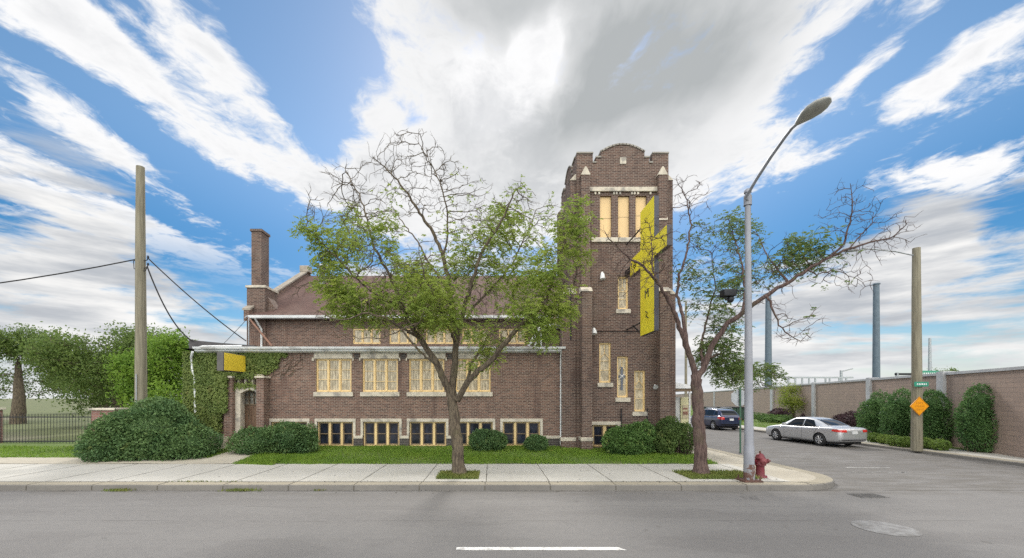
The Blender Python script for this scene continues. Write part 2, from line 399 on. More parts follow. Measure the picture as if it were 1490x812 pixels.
def mk_concrete(name, c1, c2, c3, sc_=1.0):
    m, b = newmat(name); nt = m.node_tree
    sp = nt.nodes.new('ShaderNodeSeparateXYZ'); nt.links.new(pos(), sp.inputs[0]); x, y, z = (E(o) for o in sp.outputs)
    big = noise(comb(x*.5, y, z), .8*sc_, 6, .62); mid = noise(comb(x, y, z), 6, 6, .65); fine = noise(comb(x, y, z), 60, 3, .7)
    # each slab cast at its own time
    cell = E.m('FLOOR', (x+.15)/1.83); wnn = nt.nodes.new('ShaderNodeTexWhiteNoise'); wnn.noise_dimensions = '1D'; nt.links.new(cell.s, wnn.inputs['W'])
    c = mixc(smooth(big, .38, .64), c1, c2); c = mixc(smooth(mid, .5, .75)*.45, c, c3); c = mixc(smooth(fine, .5, .75)*.3, c, tuple(k*.72 for k in c2))
    c = mixc(E(wnn.outputs['Value'])*.35, c, tuple(k*.86 for k in c2))
    c = mixc(smooth(noise(comb(x, y, z+4.), 2.3, 4, .6), .64, .74)*.5, c, c3)
    nt.links.new(c, b.inputs['Base Color']); b.inputs['Roughness'].default_value = .9; b.inputs['Specular IOR Level'].default_value = .25
    bump(b, mid+fine*.6, .25, .008); return m
M['concrete'] = mk_concrete('sidewalk_concrete', (.50,.49,.455), (.44,.43,.395), (.33,.31,.27))
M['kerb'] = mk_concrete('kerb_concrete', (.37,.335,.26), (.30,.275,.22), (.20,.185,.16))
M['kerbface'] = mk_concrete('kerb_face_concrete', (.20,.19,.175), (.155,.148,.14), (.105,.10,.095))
M['soil'] = pbr('lawn_soil', (.115,.17,.040), (.09,.14,.034), 3., .95, c3=(.14,.15,.06))
M['grass'] = leaf_mat('grass_blade', (.205,.320,.045), (.150,.260,.036), (.26,.32,.065), .4)
M['drygrass'] = leaf_mat('dry_grass_blade', (.20,.22,.06), (.14,.19,.045), (.30,.27,.11), .3)
M['bark'] = None
def mk_bark(name, c1, c2, c3):
    m, b = newmat(name); p = scalev(pos(), (9, 9, 1.5)); n = noise(p, 2.2, 7, .65, .4); n2 = noise(pos(), 1.3, 4)
    c = mixc(smooth(n, .40, .58), c1, c2); c = mixc(smooth(n2, .55, .68)*.55, c, c3)
    E.nt.links.new(c, b.inputs['Base Color']); b.inputs['Roughness'].default_value = .95; b.inputs['Specular IOR Level'].default_value = .15
    bump(b, n, .9, .05); return m
M['bark'] = mk_bark('grey_brown_bark', (.075,.060,.048), (.165,.135,.098), (.15,.14,.075))
M['bark2'] = mk_bark('red_brown_bark', (.080,.055,.052), (.150,.105,.094), (.12,.105,.07))
M['pole_wood'] = pbr('weathered_pole_wood', (.255,.235,.175), (.165,.15,.11), 3, .9, sv=(6,6,.35), bmp=.4)
M['leaf_tree'] = leaf_mat('locust_leaf', (.320,.395,.080), (.225,.310,.066), (.400,.430,.10), .56)
M['leaf_tree2'] = leaf_mat('locust_leaf_dark', (.190,.260,.085), (.14,.21,.072), (.27,.30,.09), .52)
M['leaf_bush'] = leaf_mat('yew_leaf', (.120,.200,.070), (.075,.145,.055), (.19,.25,.08), .2)
M['leaf_bush2'] = leaf_mat('box_leaf', (.120,.215,.056), (.08,.155,.045), (.20,.26,.07), .2)
M['leaf_ivy'] = leaf_mat('ivy_leaf', (.250,.315,.095), (.175,.245,.074), (.33,.35,.13), .45)
M['leaf_far'] = leaf_mat('far_leaf_dark', (.165,.235,.060), (.115,.180,.050), (.22,.26,.07), .45)
M['leaf_bright'] = leaf_mat('far_leaf_bright', (.20,.32,.045), (.145,.26,.04), (.26,.36,.06), .45)
M['leaf_purple'] = leaf_mat('purple_leaf', (.105,.062,.075), (.08,.05,.06), (.12,.10,.07), .25)
M['leaf_lime'] = leaf_mat('lime_leaf', (.25,.30,.045), (.20,.26,.04), (.30,.33,.06), .4)
M['leaf_arbor'] = leaf_mat('arborvitae_leaf', (.115,.215,.070), (.08,.165,.056), (.16,.25,.075), .3)
M['leaf_hedge'] = leaf_mat('hedge_leaf', (.19,.27,.06), (.14,.22,.05), (.22,.29,.07), .3)

def mk_glass(name, c1, c2, sv, rough=.12):
    m, b = newmat(name); p = scalev(pos(), sv)
    n = noise(p, 2.0, 5, .6); vor = E.nt.nodes.new('ShaderNodeTexVoronoi'); E.nt.links.new(p, vor.inputs['Vector']); vor.inputs['Scale'].default_value = 2.4
    c = mixc(smooth(n, .44, .56), c1, c2); c = mixc(smooth(E(vor.outputs['Distance']), .35, .75)*.5, c, tuple(k*.55 for k in c1))
    E.nt.links.new(c, b.inputs['Base Color']); b.inputs['Roughness'].default_value = rough; return m
M['leadglass'] = mk_glass('boarded_leaded_glass', (.60,.52,.375), (.36,.305,.21), (5.2,5.2,1.5), .22)
M['darkglass'] = mk_glass('basement_glass', (.030,.036,.058), (.016,.018,.026), (1.5,1.5,.8), .08)
M['doorglass'] = mk_glass('door_glass', (.42,.42,.36), (.12,.11,.10), (5,5,5), .2)

# ------------------------------------------------------------------ foliage helpers
def leaf_quads(C, L, W, D=None, droop=.3, N=None):
    """one pointed leaf per centre: C (n,3), length L, width W, direction D (random when None)"""
    n = len(C); L = np.broadcast_to(L, (n,))*rng.uniform(.7, 1.3, n); W = np.broadcast_to(W, (n,))*rng.uniform(.7, 1.3, n)
    if D is None: D = rng.normal(size=(n,3))
    D = D + np.array([0,0,-droop]); D /= np.linalg.norm(D, axis=1, keepdims=True)+1e-9
    Rv = rng.normal(size=(n,3)) if N is None else N + rng.normal(size=(n,3))*.5
    S = np.cross(D, Rv); S /= np.linalg.norm(S, axis=1, keepdims=True)+1e-9
    up = np.cross(S, D)
    a = C - D*L[:,None]*.5; b = C + S*W[:,None]*.5 + up*W[:,None]*.12; c = C + D*L[:,None]*.5; d_ = C - S*W[:,None]*.5 + up*W[:,None]*.12
    V = np.stack([a,b,c,d_], 1).reshape(-1,3); Fc = np.arange(4*n).reshape(n,4)
    return V, Fc
def bush(name, label, cat, blobs, mat, n, L=.09, W=.05, group=None, stem=M['bark'], noise_amp=.24, shell=.70):
    """clumped shrub: leaf faces through lumpy ellipsoids + twigs. blobs: (cx,cy,cz,rx,ry,rz)"""
    base = (blobs[0][0], blobs[0][1], min(b[2]-b[5] for b in blobs))
    base = (base[0], base[1], max(base[2], .14))
    t = thing(name, label, cat, base, group)
    vol = np.array([b[3]*b[4]+b[4]*b[5]+b[3]*b[5] for b in blobs]); vol = vol/vol.sum()
    Cs = []; Ds = []
    for (cx,cy,cz,rx,ry,rz), fr in zip(blobs, vol):
        k = int(n*fr); u = rng.normal(size=(k,3)); u /= np.linalg.norm(u, axis=1, keepdims=True)
        # lumpy radius from a few random bumps
        bd = rng.normal(size=(26,3)); bd /= np.linalg.norm(bd, axis=1, keepdims=True)
        lump = (np.exp((u@bd.T-1)*16)*rng.uniform(-.9,1.2,26)).sum(1)
        rad = (shell + (1-shell)*rng.random(k)**.6)*(1+noise_amp*lump)
        fl = rng.normal(size=(60,3)); fl /= np.linalg.norm(fl, axis=1, keepdims=True); spike = np.exp((u@fl.T-1)*260).sum(1)
        rad = rad*(1+.24*np.minimum(spike,1.2)*rng.random(k)) + .05*rng.exponential(.35, k)
        Cs.append(np.array([cx,cy,cz])+u*np.array([rx,ry,rz])*rad[:,None]); Ds.append(u*np.array([1/rx,1/ry,1/rz]))
    C = np.concatenate(Cs); D = np.concatenate(Ds); D /= np.linalg.norm(D, axis=1, keepdims=True)
    keep = C[:,2] > base[2]+.01; C, D = C[keep], D[keep]
    V, Fc = leaf_quads(C, L, W, D*.8+rng.normal(size=C.shape)*.55, .12)
    vs, fs = [], []
    for (cx,cy,cz,rx,ry,rz) in blobs:
        o = len(V)+len(vs); a_, b_ = 16, 9
        for i in range(b_+1):
            for k_ in range(a_):
                th, ph = math.pi*i/b_, 2*math.pi*k_/a_; q = shell*.86*(1+.08*math.sin(3*ph+cx)*math.sin(4*th))
                vs.append((cx+rx*q*math.sin(th)*math.cos(ph), cy+ry*q*math.sin(th)*math.sin(ph), max(cz+rz*q*math.cos(th), base[2]-.02)))
        fs += [(o+i*a_+k_, o+i*a_+(k_+1)%a_, o+(i+1)*a_+(k_+1)%a_, o+(i+1)*a_+k_) for i in range(b_) for k_ in range(a_)]
    V = np.concatenate([V, np.array(vs)]); Fc = np.concatenate([Fc, np.array(fs)])
    np_mesh('foliage', V, Fc, 4, mat, t)
    m = MB()
    for (cx,cy,cz,rx,ry,rz) in blobs:
        for _ in range(5):
            a = rng.uniform(0, 6.28); q = Vector((cx+.1*math.cos(a), cy+.1*math.sin(a), base[2]-.03))
            e = Vector((cx+rx*.6*math.cos(a), cy+ry*.6*math.sin(a), cz+rz*rng.uniform(.1,.5)))
            m.tube([q, q.lerp(e,.5)+Vector((0,0,.1)), e], [.022,.016,.006], 5)
    m.build('stem', stem, t)
    return t

def grow(limbs, attr, step=.16, kill=.26, infl=1.3, iters=70, jit=.35, tip_r=.0055, expo=2.35):
    """space colonisation from traced limbs. limbs: list of (points, start_radius, end_radius). returns nodes, parent, radius, is_limb"""
    N = []; par = []; rmin = []; limb = []
    for pts, r0, r1 in limbs:
        pts = [Vector(p) for p in pts]
        if N:
            a = np.array(N); i = int(np.argmin(((a-np.array(pts[0]))**2).sum(1))); prev = i
        else: prev = -1
        segs = [(pts[i], pts[i+1]) for i in range(len(pts)-1)]; tot = sum((b-a).length for a, b in segs); run = 0; first = True
        # smooth the polyline a little
        for a, b in segs:
            k = max(1, int(round((b-a).length/step)))
            for j in range(0 if first else 1, k+1):
                if first and prev >= 0: first = False; continue
                first = False
                q = a.lerp(b, j/k); f = (run+(b-a).length*j/k)/tot
                N.append(list(q + Vector(rng.normal(size=3))*.016*min(1, f*6))); par.append(prev); rmin.append(r0+(r1-r0)*f); limb.append(True); prev = len(N)-1
            run += (b-a).length
    A = np.array(attr); alive = np.ones(len(A), bool)
    P_ = np.array(N); near = np.zeros(len(A), int); nd = np.full(len(A), 1e9)
    for i in range(0, len(P_), 200):
        dd = np.linalg.norm(A[:,None]-P_[None,i:i+200], axis=2); j = dd.argmin(1); d2 = dd[np.arange(len(A)), j]
        b = d2 < nd; nd[b] = d2[b]; near[b] = j[b]+i
    alive &= nd > kill
    cnt = {}
    for it in range(iters):
        idx = np.where(alive & (nd < infl*(1+.4*(it < 6))))[0]
        if len(idx) == 0: break
        newp = []; newpar = []
        order = near[idx]
        for nd_i in np.unique(order):
            if cnt.get(nd_i, 0) > 4: continue
            sel = idx[order == nd_i]; v = A[sel]-np.array(N[nd_i]); v /= np.linalg.norm(v, axis=1, keepdims=True)+1e-9
            dv = v.mean(0)
            if par[nd_i] >= 0:
                pd = np.array(N[nd_i])-np.array(N[par[nd_i]]); pd /= np.linalg.norm(pd)+1e-9; dv = dv + .25*pd
            dv = dv + rng.normal(size=3)*jit
            dv /= np.linalg.norm(dv)+1e-9
            newp.append(np.array(N[nd_i])+dv*step); newpar.append(nd_i); cnt[nd_i] = cnt.get(nd_i, 0)+1
        if not newp: break
        s0 = len(N)
        for p, q in zip(newp, newpar): N.append(list(p)); par.append(int(q)); rmin.append(0); limb.append(False)
        NP = np.array(newp); act = np.where(alive)[0]
        for i in range(0, len(NP), 300):
            dd = np.linalg.norm(A[act][:,None]-NP[None,i:i+300], axis=2); j = dd.argmin(1); d2 = dd[np.arange(len(act)), j]
            b = d2 < nd[act]; nd[act[b]] = d2[b]; near[act[b]] = j[b]+s0+i
        alive &= nd > kill
    n = len(N); acc = np.zeros(n); rad = np.zeros(n); ch = [[] for _ in range(n)]
    for i in range(n):
        if par[i] >= 0: ch[par[i]].append(i)
    order = []; stack = [i for i in range(n) if par[i] < 0]
    while stack:
        i = stack.pop(); order.append(i); stack += ch[i]
    for i in reversed(order):
        r = tip_r if not ch[i] else acc[i]**(1/expo)
        rad[i] = max(r if not limb[i] else min(r, rmin[i]*1.0), rmin[i])
        if par[i] >= 0: acc[par[i]] += min(r, .06)**expo
    return np.array(N), par, rad, limb, ch
def tree_mesh(N, par, rad, ch, m):
    n = len(N); roots = [i for i in range(n) if par[i] < 0]
    stack = [(r, None) for r in roots]
    while stack:
        i, p = stack.pop(); path = [i] if p is None else [p, i]
        cur = i
        while ch[cur]:
            cs = sorted(ch[cur], key=lambda c: -rad[c])
            for c in cs[1:]: stack.append((c, cur))
            cur = cs[0]; path.append(cur)
        rr = [rad[k] for k in path]
        if p is not None: rr[0] = min(rr[0], rr[1]*1.3)
        big = max(rr); sides = 12 if big > .09 else 7 if big > .03 else 5 if big > .012 else 3
        m.tube([N[k] for k in path], rr, sides, cap=False)
    return m
# ================================================================== setting
S = dict(kind='structure')
KY, SWY, LY, WY = 11.6, 12.05, 15.28, 19.0        # kerb face, walk edge, lawn edge, church wall
SX, FX = 10.6, 19.9                               # side street kerb faces
M['dirt'] = pbr('ground_soil', (.13,.15,.06), (.10,.115,.05), .6, .95, c3=(.16,.15,.10), s3=.08)
MB().add([(-900,-300,-.06),(900,-300,-.06),(900,1500,-.06),(-900,1500,-.06)], [(0,1,2,3)]).build('ground', M['dirt'], **S)
MB().add([(-200,-9,0),(200,-9,0),(200,KY+.02,0),(-200,KY+.02,0)], [(0,1,2,3)]).build('road', M['asphalt'], **S)
def arc(cx, cy, r, a0, a1, n=14): return [(cx+r*math.cos(R(a0+(a1-a0)*i/n)), cy+r*math.sin(R(a0+(a1-a0)*i/n))) for i in range(n+1)]
near_edge = [(-120,KY)] + arc(SX-1.9, KY+1.9, 1.9, -90, 0) + [(SX, 170)]
far_edge = [(FX, 170)] + arc(FX+3.2, KY+3.2, 3.2, 180, 270) + [(160, KY)]
# side street sheet: fills between the two kerbs
ss = near_edge[1:] + far_edge[:-1]
MB().add([(x,y,.004) for x,y in ss], [tuple(range(len(ss)))]).build('side_street', M['asphalt'], **S)
def offset(poly, d):
    out = []
    for i, p in enumerate(poly):
        a = Vector(poly[max(i-1,0)]); b = Vector(poly[min(i+1,len(poly)-1)]); t = (b-a).normalized(); out.append((p[0]-t.y*d, p[1]+t.x*d))
    return out
def kerb(edge, name):
    top, face = MB(), MB(); o1 = offset(edge, .018); o2 = offset(edge, .45)
    k = len(edge)
    # fine resample so that the long kerb can wander and chip a little
    def res(pl):
        out = []
        for a, b in zip(pl[:-1], pl[1:]):
            L = math.dist(a, b); m = max(1, min(90, int(L/1.0)))
            out += [(a[0]+(b[0]-a[0])*j/m, a[1]+(b[1]-a[1])*j/m) for j in range(m)]
        return out+[pl[-1]]
    def wob(n, s):
        w = np.cumsum(rng.normal(size=n))*.002; return np.clip(w-w.mean(), -s, s)
    e, a, b = res(edge), res(o1), res(o2); n = min(len(e), len(a), len(b))
    w = wob(n, .012)
    vs = [(p[0], p[1], -.03) for p in e[:n]] + [(p[0], p[1], .12+w[i]) for i, p in enumerate(a[:n])] + [(p[0], p[1], .145+w[i]) for i, p in enumerate(offset(a[:n], .03))] + [(p[0], p[1], .15) for p in b[:n]]
    face.add(vs, [(i+r*n, i+1+r*n, i+1+(r+1)*n, i+(r+1)*n) for r in (0,1) for i in range(n-1)]); top.add(vs, [(i+2*n, i+1+2*n, i+1+3*n, i+3*n) for i in range(n-1)])
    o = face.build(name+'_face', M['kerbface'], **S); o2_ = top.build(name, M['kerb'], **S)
kerb(near_edge, 'kerb'); kerb(far_edge, 'far_kerb')
# sidewalk slabs (near block), apron of the corner in a warmer concrete
inner = offset(near_edge, .45)
PITX, PITY = (-1.75, -.5), (12.5, 13.65)
PIT2 = (5.9, 8.05)
def slab_rects(xs, ys, skip):
    m = MB()
    for i in range(len(xs)-1):
        for j in range(len(ys)-1):
            cx, cy = (xs[i]+xs[i+1])/2, (ys[j]+ys[j+1])/2
            if any(a < cx < b and c < cy < d for a,b,c,d in skip): continue
            m.add([(xs[i],ys[j],.151),(xs[i+1],ys[j],.151),(xs[i+1],ys[j+1],.151),(xs[i],ys[j+1],.151)], [(0,1,2,3)])
    return m
slab_rects([-120,-1.62,-.42,6.0,8.0,SX-1.9], [SWY,12.45,13.65,LY], [(-1.62,-.42,12.45,13.65),(6.0,8.0,12.45,13.65)]).build('sidewalk', M['concrete'], **S)
cz = [(SX-1.9,SWY)] + [p for p in inner if p[0] > SX-1.9+.001 and p[1] < 14] + [(SX-.45,170),(8.3,170),(8.3,LY),(SX-1.9,LY)]
M['concrete2'] = mk_concrete('corner_concrete', (.46,.43,.36), (.39,.36,.30), (.30,.255,.20))
MB().add([(x,y,.1512) for x,y in cz], [tuple(range(len(cz)))]).build('corner_sidewalk', M['concrete2'], **S)
# joints: narrow dark grooves
M['joint'] = pbr('joint_dirt', (.115,.105,.085), (.075,.07,.06), 20, .95)
j = MB()
def strip(m, x0,y0,x1,y1,w,z):
    a, b = Vector((x0,y0,0)), Vector((x1,y1,0)); t = (b-a).normalized(); s_ = Vector((-t.y,t.x,0))*w/2
    k = max(1, int((b-a).length/.25)); vs = []
    for i in range(k+1):
        p = a.lerp(b, i/k); ww = rng.uniform(.5, 1.3); off = s_*rng.uniform(-.5,.5)
        vs += [tuple(p+s_*ww+off+Vector((0,0,z))), tuple(p-s_*ww+off+Vector((0,0,z)))]
    m.add(vs, [(2*i, 2*i+1, 2*i+3, 2*i+2) for i in range(k)])
for k in range(-34, 6):
    x = -.15+1.83*k
    if k < 5: strip(j, x, SWY, x, LY, .022, .1555)
    strip(j, x-.03, KY+.03, x-.03, SWY, .02, .1565)
    if x < 8.6: j.add([(x-.045,KY-.004,.0),(x-.018,KY-.004,.0),(x-.018,KY+.014,.13),(x-.045,KY+.014,.13)], [(0,1,2,3)])
strip(j, -60, SWY, 8.7, SWY, .03, .156); strip(j, 8.3, LY, 10.15, LY, .02, .156); strip(j, 8.3, SWY+.3, 8.3, 60, .018, .156)
for y in (17.2, 19.1, 21., 22.9, 24.8, 26.7): strip(j, 8.3, y, SX-.45, y, .018, .156)
strip(j, SX-.46, 14, SX-.46, 60, .02, .156); strip(j, 8.7, SWY, 9.6, KY+.1, .03, .1567)
j.build('sidewalk_joint', M['joint'], **S)
# lawn: rises gently to the church wall; continues round the left
NX, NY = 70, 12
def lawn_z(x, y):
    t = min(max((y-LY)/(WY-LY), 0), 1.2); return .155+.20*t**.8 + .015*math.sin(x*1.3)*math.sin(y*1.7)
def lawn_sheet(x0, x1, y0, y1, nx, ny, zf):
    vs = [(x0+(x1-x0)*i/nx, y0+(y1-y0)*k/ny, zf(x0+(x1-x0)*i/nx, y0+(y1-y0)*k/ny)) for k in range(ny+1) for i in range(nx+1)]
    return MB().add(vs, [(k*(nx+1)+i, k*(nx+1)+i+1, (k+1)*(nx+1)+i+1, (k+1)*(nx+1)+i) for k in range(ny) for i in range(nx)], True)
lawn_sheet(-9.6, 8.3, LY, WY+1.6, NX, NY, lawn_z).build('lawn', M['soil'], **S)
lawn_sheet(-70, -11.0, 16.3, WY+1.6, NX, NY, lambda x, y: lawn_z(x, y)-.004).build('side_lawn', M['soil'], **S)
lawn_sheet(-120, 8.3, WY+1.55, 120, 20, 10, lambda x, y: .30).build('back_lot', M['dirt'], **S)
lawn_sheet(-70, -11.04, LY-.02, 16.32, 30, 3, lambda x, y: lawn_z(x, y)+.006).build('walk_apron', M['concrete2'], **S)
lawn_sheet(-11.05, -9.55, LY-.02, WY+.2, 4, 8, lambda x, y: lawn_z(x, y)+.012).build('path', M['concrete2'], **S)
# tree pits
for n_, (x0,x1,y0,y1) in (('tree_pit',(-1.62,-.42,12.45,13.65)),('second_tree_pit',(6.0,8.0,12.45,13.65))):
    lawn_sheet(x0,x1,y0,y1,8,8, lambda x, y: .135+.03*math.sin((x-x0)/(x1-x0)*3.14)*math.sin((y-y0)/(y1-y0)*3.14)).build(n_, M['soil'], **S)
# far side of the side street
fi = offset(far_edge, .45); sw2 = [(FX+.45, 170)]
lawn_sheet(FX+.40, FX+2.0, KY+.5, 170, 2, 40, lambda x, y: .151).build('far_sidewalk', M['concrete'], **S)
lawn_sheet(FX+2.0, 150, KY+.45, 170, 24, 24, lambda x, y: .152+.05*min(max((x-FX-2.0)/3,0),1)).build('verge', M['soil'], **S)
# road paint
M['paint'] = pbr('road_paint', (.82,.82,.80), (.66,.66,.64), 9, .7, c3=(.42,.41,.40), s3=7.)
for x in (-21.0,-12.0,-.60,8.6+2.4,20): pass
pm = MB()
for x0 in (-24.6,-12.6,-.60,11.4):
    n = 20; top = [7.195+rng.uniform(-.006,.006) for _ in range(n+1)]; bot = [7.055+rng.uniform(-.006,.006) for _ in range(n+1)]
    vs = [(x0+2.9*i/n, bot[i]+(0 if i else .02), .006) for i in range(n+1)]+[(x0+2.9*i/n-(.10 if i == n else 0), top[i], .006) for i in range(n+1)]
    pm.add(vs, [(i,i+1,n+2+i,n+1+i) for i in range(n)])
pm.build('lane_marking', M['paint'], **S)
# worn white specks of an old stop bar across the side street
wp = MB()
for k in range(26):
    x, y = rng.uniform(12.4, 14.4), rng.normal(14.35, .06); a, b = rng.uniform(.03,.12), rng.uniform(.015,.045)
    wp.add([(x+a*math.cos(q)*rng.uniform(.6,1), y+b*math.sin(q)*rng.uniform(.6,1), .009) for q in np.linspace(0, 5.5, 7)], [tuple(range(7))])
strip(wp, 13.1, 15.35, 14.7, 15.3, .10, .0085)
M['oldpaint'] = pbr('worn_road_paint', (.42,.42,.41), (.22,.22,.215), 7, .8)
wp.build('worn_marking', M['oldpaint'], **S)
# straggling weeds and dead grass along the gutter, blades of the lawn
def blades(x0, x1, y0, y1, n, h, mat, zf, name, mask=None, w=.014, parts=None):
    X = rng.uniform(x0, x1, n); Y = rng.uniform(y0, y1, n)
    if mask is not None:
        k = mask(X, Y); X, Y = X[k], Y[k]
    Z = np.array([zf(a, b) for a, b in zip(X, Y)]); n = len(X)
    H = h*rng.uniform(.5, 1.35, n)*(1+.35*np.sin(X*1.9+1)*np.sin(Y*2.3)); a = rng.uniform(0, 6.28, n); W = w*rng.uniform(.6,1.4,n)
    b = rng.uniform(0, 6.28, n); lean = H*rng.uniform(.15,.7,n)
    p0 = np.stack([X-np.cos(a)*W, Y-np.sin(a)*W, Z-.01],1); p1 = np.stack([X+np.cos(a)*W, Y+np.sin(a)*W, Z-.01],1)
    p2 = np.stack([X+np.cos(b)*lean, Y+np.sin(b)*lean, Z+H],1)
    V = np.stack([p0,p1,p2],1).reshape(-1,3)
    return np_mesh(name, V, np.arange(3*n).reshape(n,3), 3, mat, kind='stuff')
PATHX = lambda X, Y: ((X > -9.6+.08*np.sin(Y*3)) | (X < -11.0))
def lawn_edge(X, Y): return PATHX(X, Y) & (Y > LY-.05+.05*np.sin(X*2.1)+.04*np.sin(X*7.7)) & (rng.random(len(X)) < .35+.65*(np.sin(X*.9+Y*1.7)*.5+.5))
blades(-9.6, 8.3, LY-.12, WY-.02, 62000, .085, M['grass'], lawn_z, 'grass', lawn_edge)
blades(-9.3, -7.9, LY-.35, LY+.5, 2600, .10, M['grass'], lambda x,y: .152 if y < LY else lawn_z(x,y), 'grass_patch', lambda X,Y: (Y > LY-.3*np.clip((X+9.3)/1.4,0,1)-.02))
blades(-26, -11.0, 16.25, WY, 12000, .08, M['grass'], lawn_z, 'side_grass', None)
blades(-1.66, -.38, 12.42, 13.68, 2600, .075, M['drygrass'], lambda x,y: .15, 'pit_grass', None)
blades(5.95, 8.1, 12.42, 13.7, 4200, .085, M['drygrass'], lambda x,y: .15, 'second_pit_grass', None)
blades(FX+2.0, 40, 13, 75, 30000, .09, M['grass'], lambda x,y: .18, 'verge_grass', lambda X,Y: X < 15.3+.357*Y+.1, w=.03)
def weeds(x0, x1, y0, y1, n, zf): return blades(x0,x1,y0,y1,n,.05,M['drygrass'],zf,'weeds', lambda X,Y: rng.random(len(X)) < np.exp(-((X-(x0+x1)/2)/((x1-x0)*.3))**2))
weeds(-7.6,-6.3,11.42,11.62,420,lambda x,y:.02); weeds(-10.8,-9.9,11.42,11.62,300,lambda x,y:.02); weeds(-9.6,-7.0,12.0,12.12,240,lambda x,y:.15); weeds(-5.0,-4.6,11.48,11.6,70,lambda x,y:.02)
# fallen leaves and grit
gm = MB()
for k in range(170):
    x = rng.uniform(-12, 9); y = rng.choice([rng.normal(12.05,.08), rng.uniform(12.1,15.2), rng.normal(11.45,.12)], p=[.55,.2,.25]); z = .16 if y > KY+.02 else .008
    s_ = rng.uniform(.012,.035); q0 = rng.uniform(0,6.28)
    gm.add([(x+s_*math.cos(q0+q)*rng.uniform(.6,1), y+s_*math.sin(q0+q)*rng.uniform(.6,1), z+rng.uniform(0,.006)) for q in (0,1.3,2.6,3.9,5.2)], [(0,1,2,3,4)])
gm.build('leaf_litter', M['joint'], kind='stuff')
# ================================================================== the church
church = thing('church', 'brown brick church with boarded windows, low side aisle and square corner tower', 'church', (-5, 19, .3))
def XW(px): return (px-PX)/F*WY          # pixel -> metres on the aisle wall plane
def ZW(py, Y=WY): return CAMZ+(HY-py)/F*Y
def X_at(px, Y): return (px-PX)/F*Y
def wall_y(m, x0, x1, z0, z1, y, holes, depth=.22, back=True):
    """wall sheet facing -Y at y, with openings (hx0,hx1,hz0,hz1) and their reveals"""
    xs = sorted({x0, x1, *[h[0] for h in holes], *[h[1] for h in holes]}); zs = sorted({z0, z1, *[h[2] for h in holes], *[h[3] for h in holes]})
    xs = [x for x in xs if x0 <= x <= x1]; zs = [z for z in zs if z0 <= z <= z1]
    for i in range(len(xs)-1):
        for k in range(len(zs)-1):
            cx, cz_ = (xs[i]+xs[i+1])/2, (zs[k]+zs[k+1])/2
            if any(h[0] < cx < h[1] and h[2] < cz_ < h[3] for h in holes): continue
            m.add([(xs[i],y,zs[k]),(xs[i+1],y,zs[k]),(xs[i+1],y,zs[k+1]),(xs[i],y,zs[k+1])], [(0,1,2,3)])
    for a, b, c, d_ in holes:
        e = y+depth
        m.add([(a,y,c),(a,e,c),(a,e,d_),(a,y,d_)], [(0,1,2,3)]); m.add([(b,y,c),(b,y,d_),(b,e,d_),(b,e,c)], [(0,1,2,3)])
        m.add([(a,y,d_),(a,e,d_),(b,e,d_),(b,y,d_)], [(0,1,2,3)]); m.add([(a,y,c),(b,y,c),(b,e,c),(a,e,c)], [(0,1,2,3)])
    return m
AX0, AX1 = X_at(273, WY), X_at(819, WY)
GZ = .20
# ---- opening positions
main = [(XW(459.8+67.6*k), XW(511.3+67.6*k), ZW(570.5), ZW(522)) for k in range(4)]
base_x = [(394.5,447),(461.8,514),(528.7,581),(595.7,649),(663,717),(731.5,786)]
base = [(XW(a), XW(b), ZW(649), ZW(613.7)) for a, b in base_x]
door_h = (-11.36, -10.48, .34, ZW(570))
TOPZ = ZW(513)
aw = MB(); wall_y(aw, AX0, AX1, GZ, TOPZ, WY, main+base+[door_h])
aw.add([(AX0,WY,GZ),(AX0,WY,TOPZ),(AX0,21.7,TOPZ),(AX0,21.7,GZ)], [(0,1,2,3)])       # left end
aw.build('aisle_wall', M['brick2'], church)
# dark sheet added behind the openings, standing in for the unlit interior
MB().box(AX0+.3, AX1, WY+.7, WY+.75, GZ, TOPZ).build('dark_backing', M['darkroof'], church)
# dark rough base course between the basement windows
bc = MB(); zb0, zb1 = GZ, ZW(638.2)
edges = [AX0] + [v for a, b in base_x for v in (XW(a)-.02, XW(b)+.02)] + [AX1]
edges = [AX0, XW(341)] + [XW(389)] + edges[1:]
for k in range(0, len(edges)-1, 2):
    if edges[k+1]-edges[k] > .05: bc.box(edges[k], edges[k+1], WY-.035, WY+.02, zb0, zb1)
bc.build_parts('base_course', M['brickdark'], church)
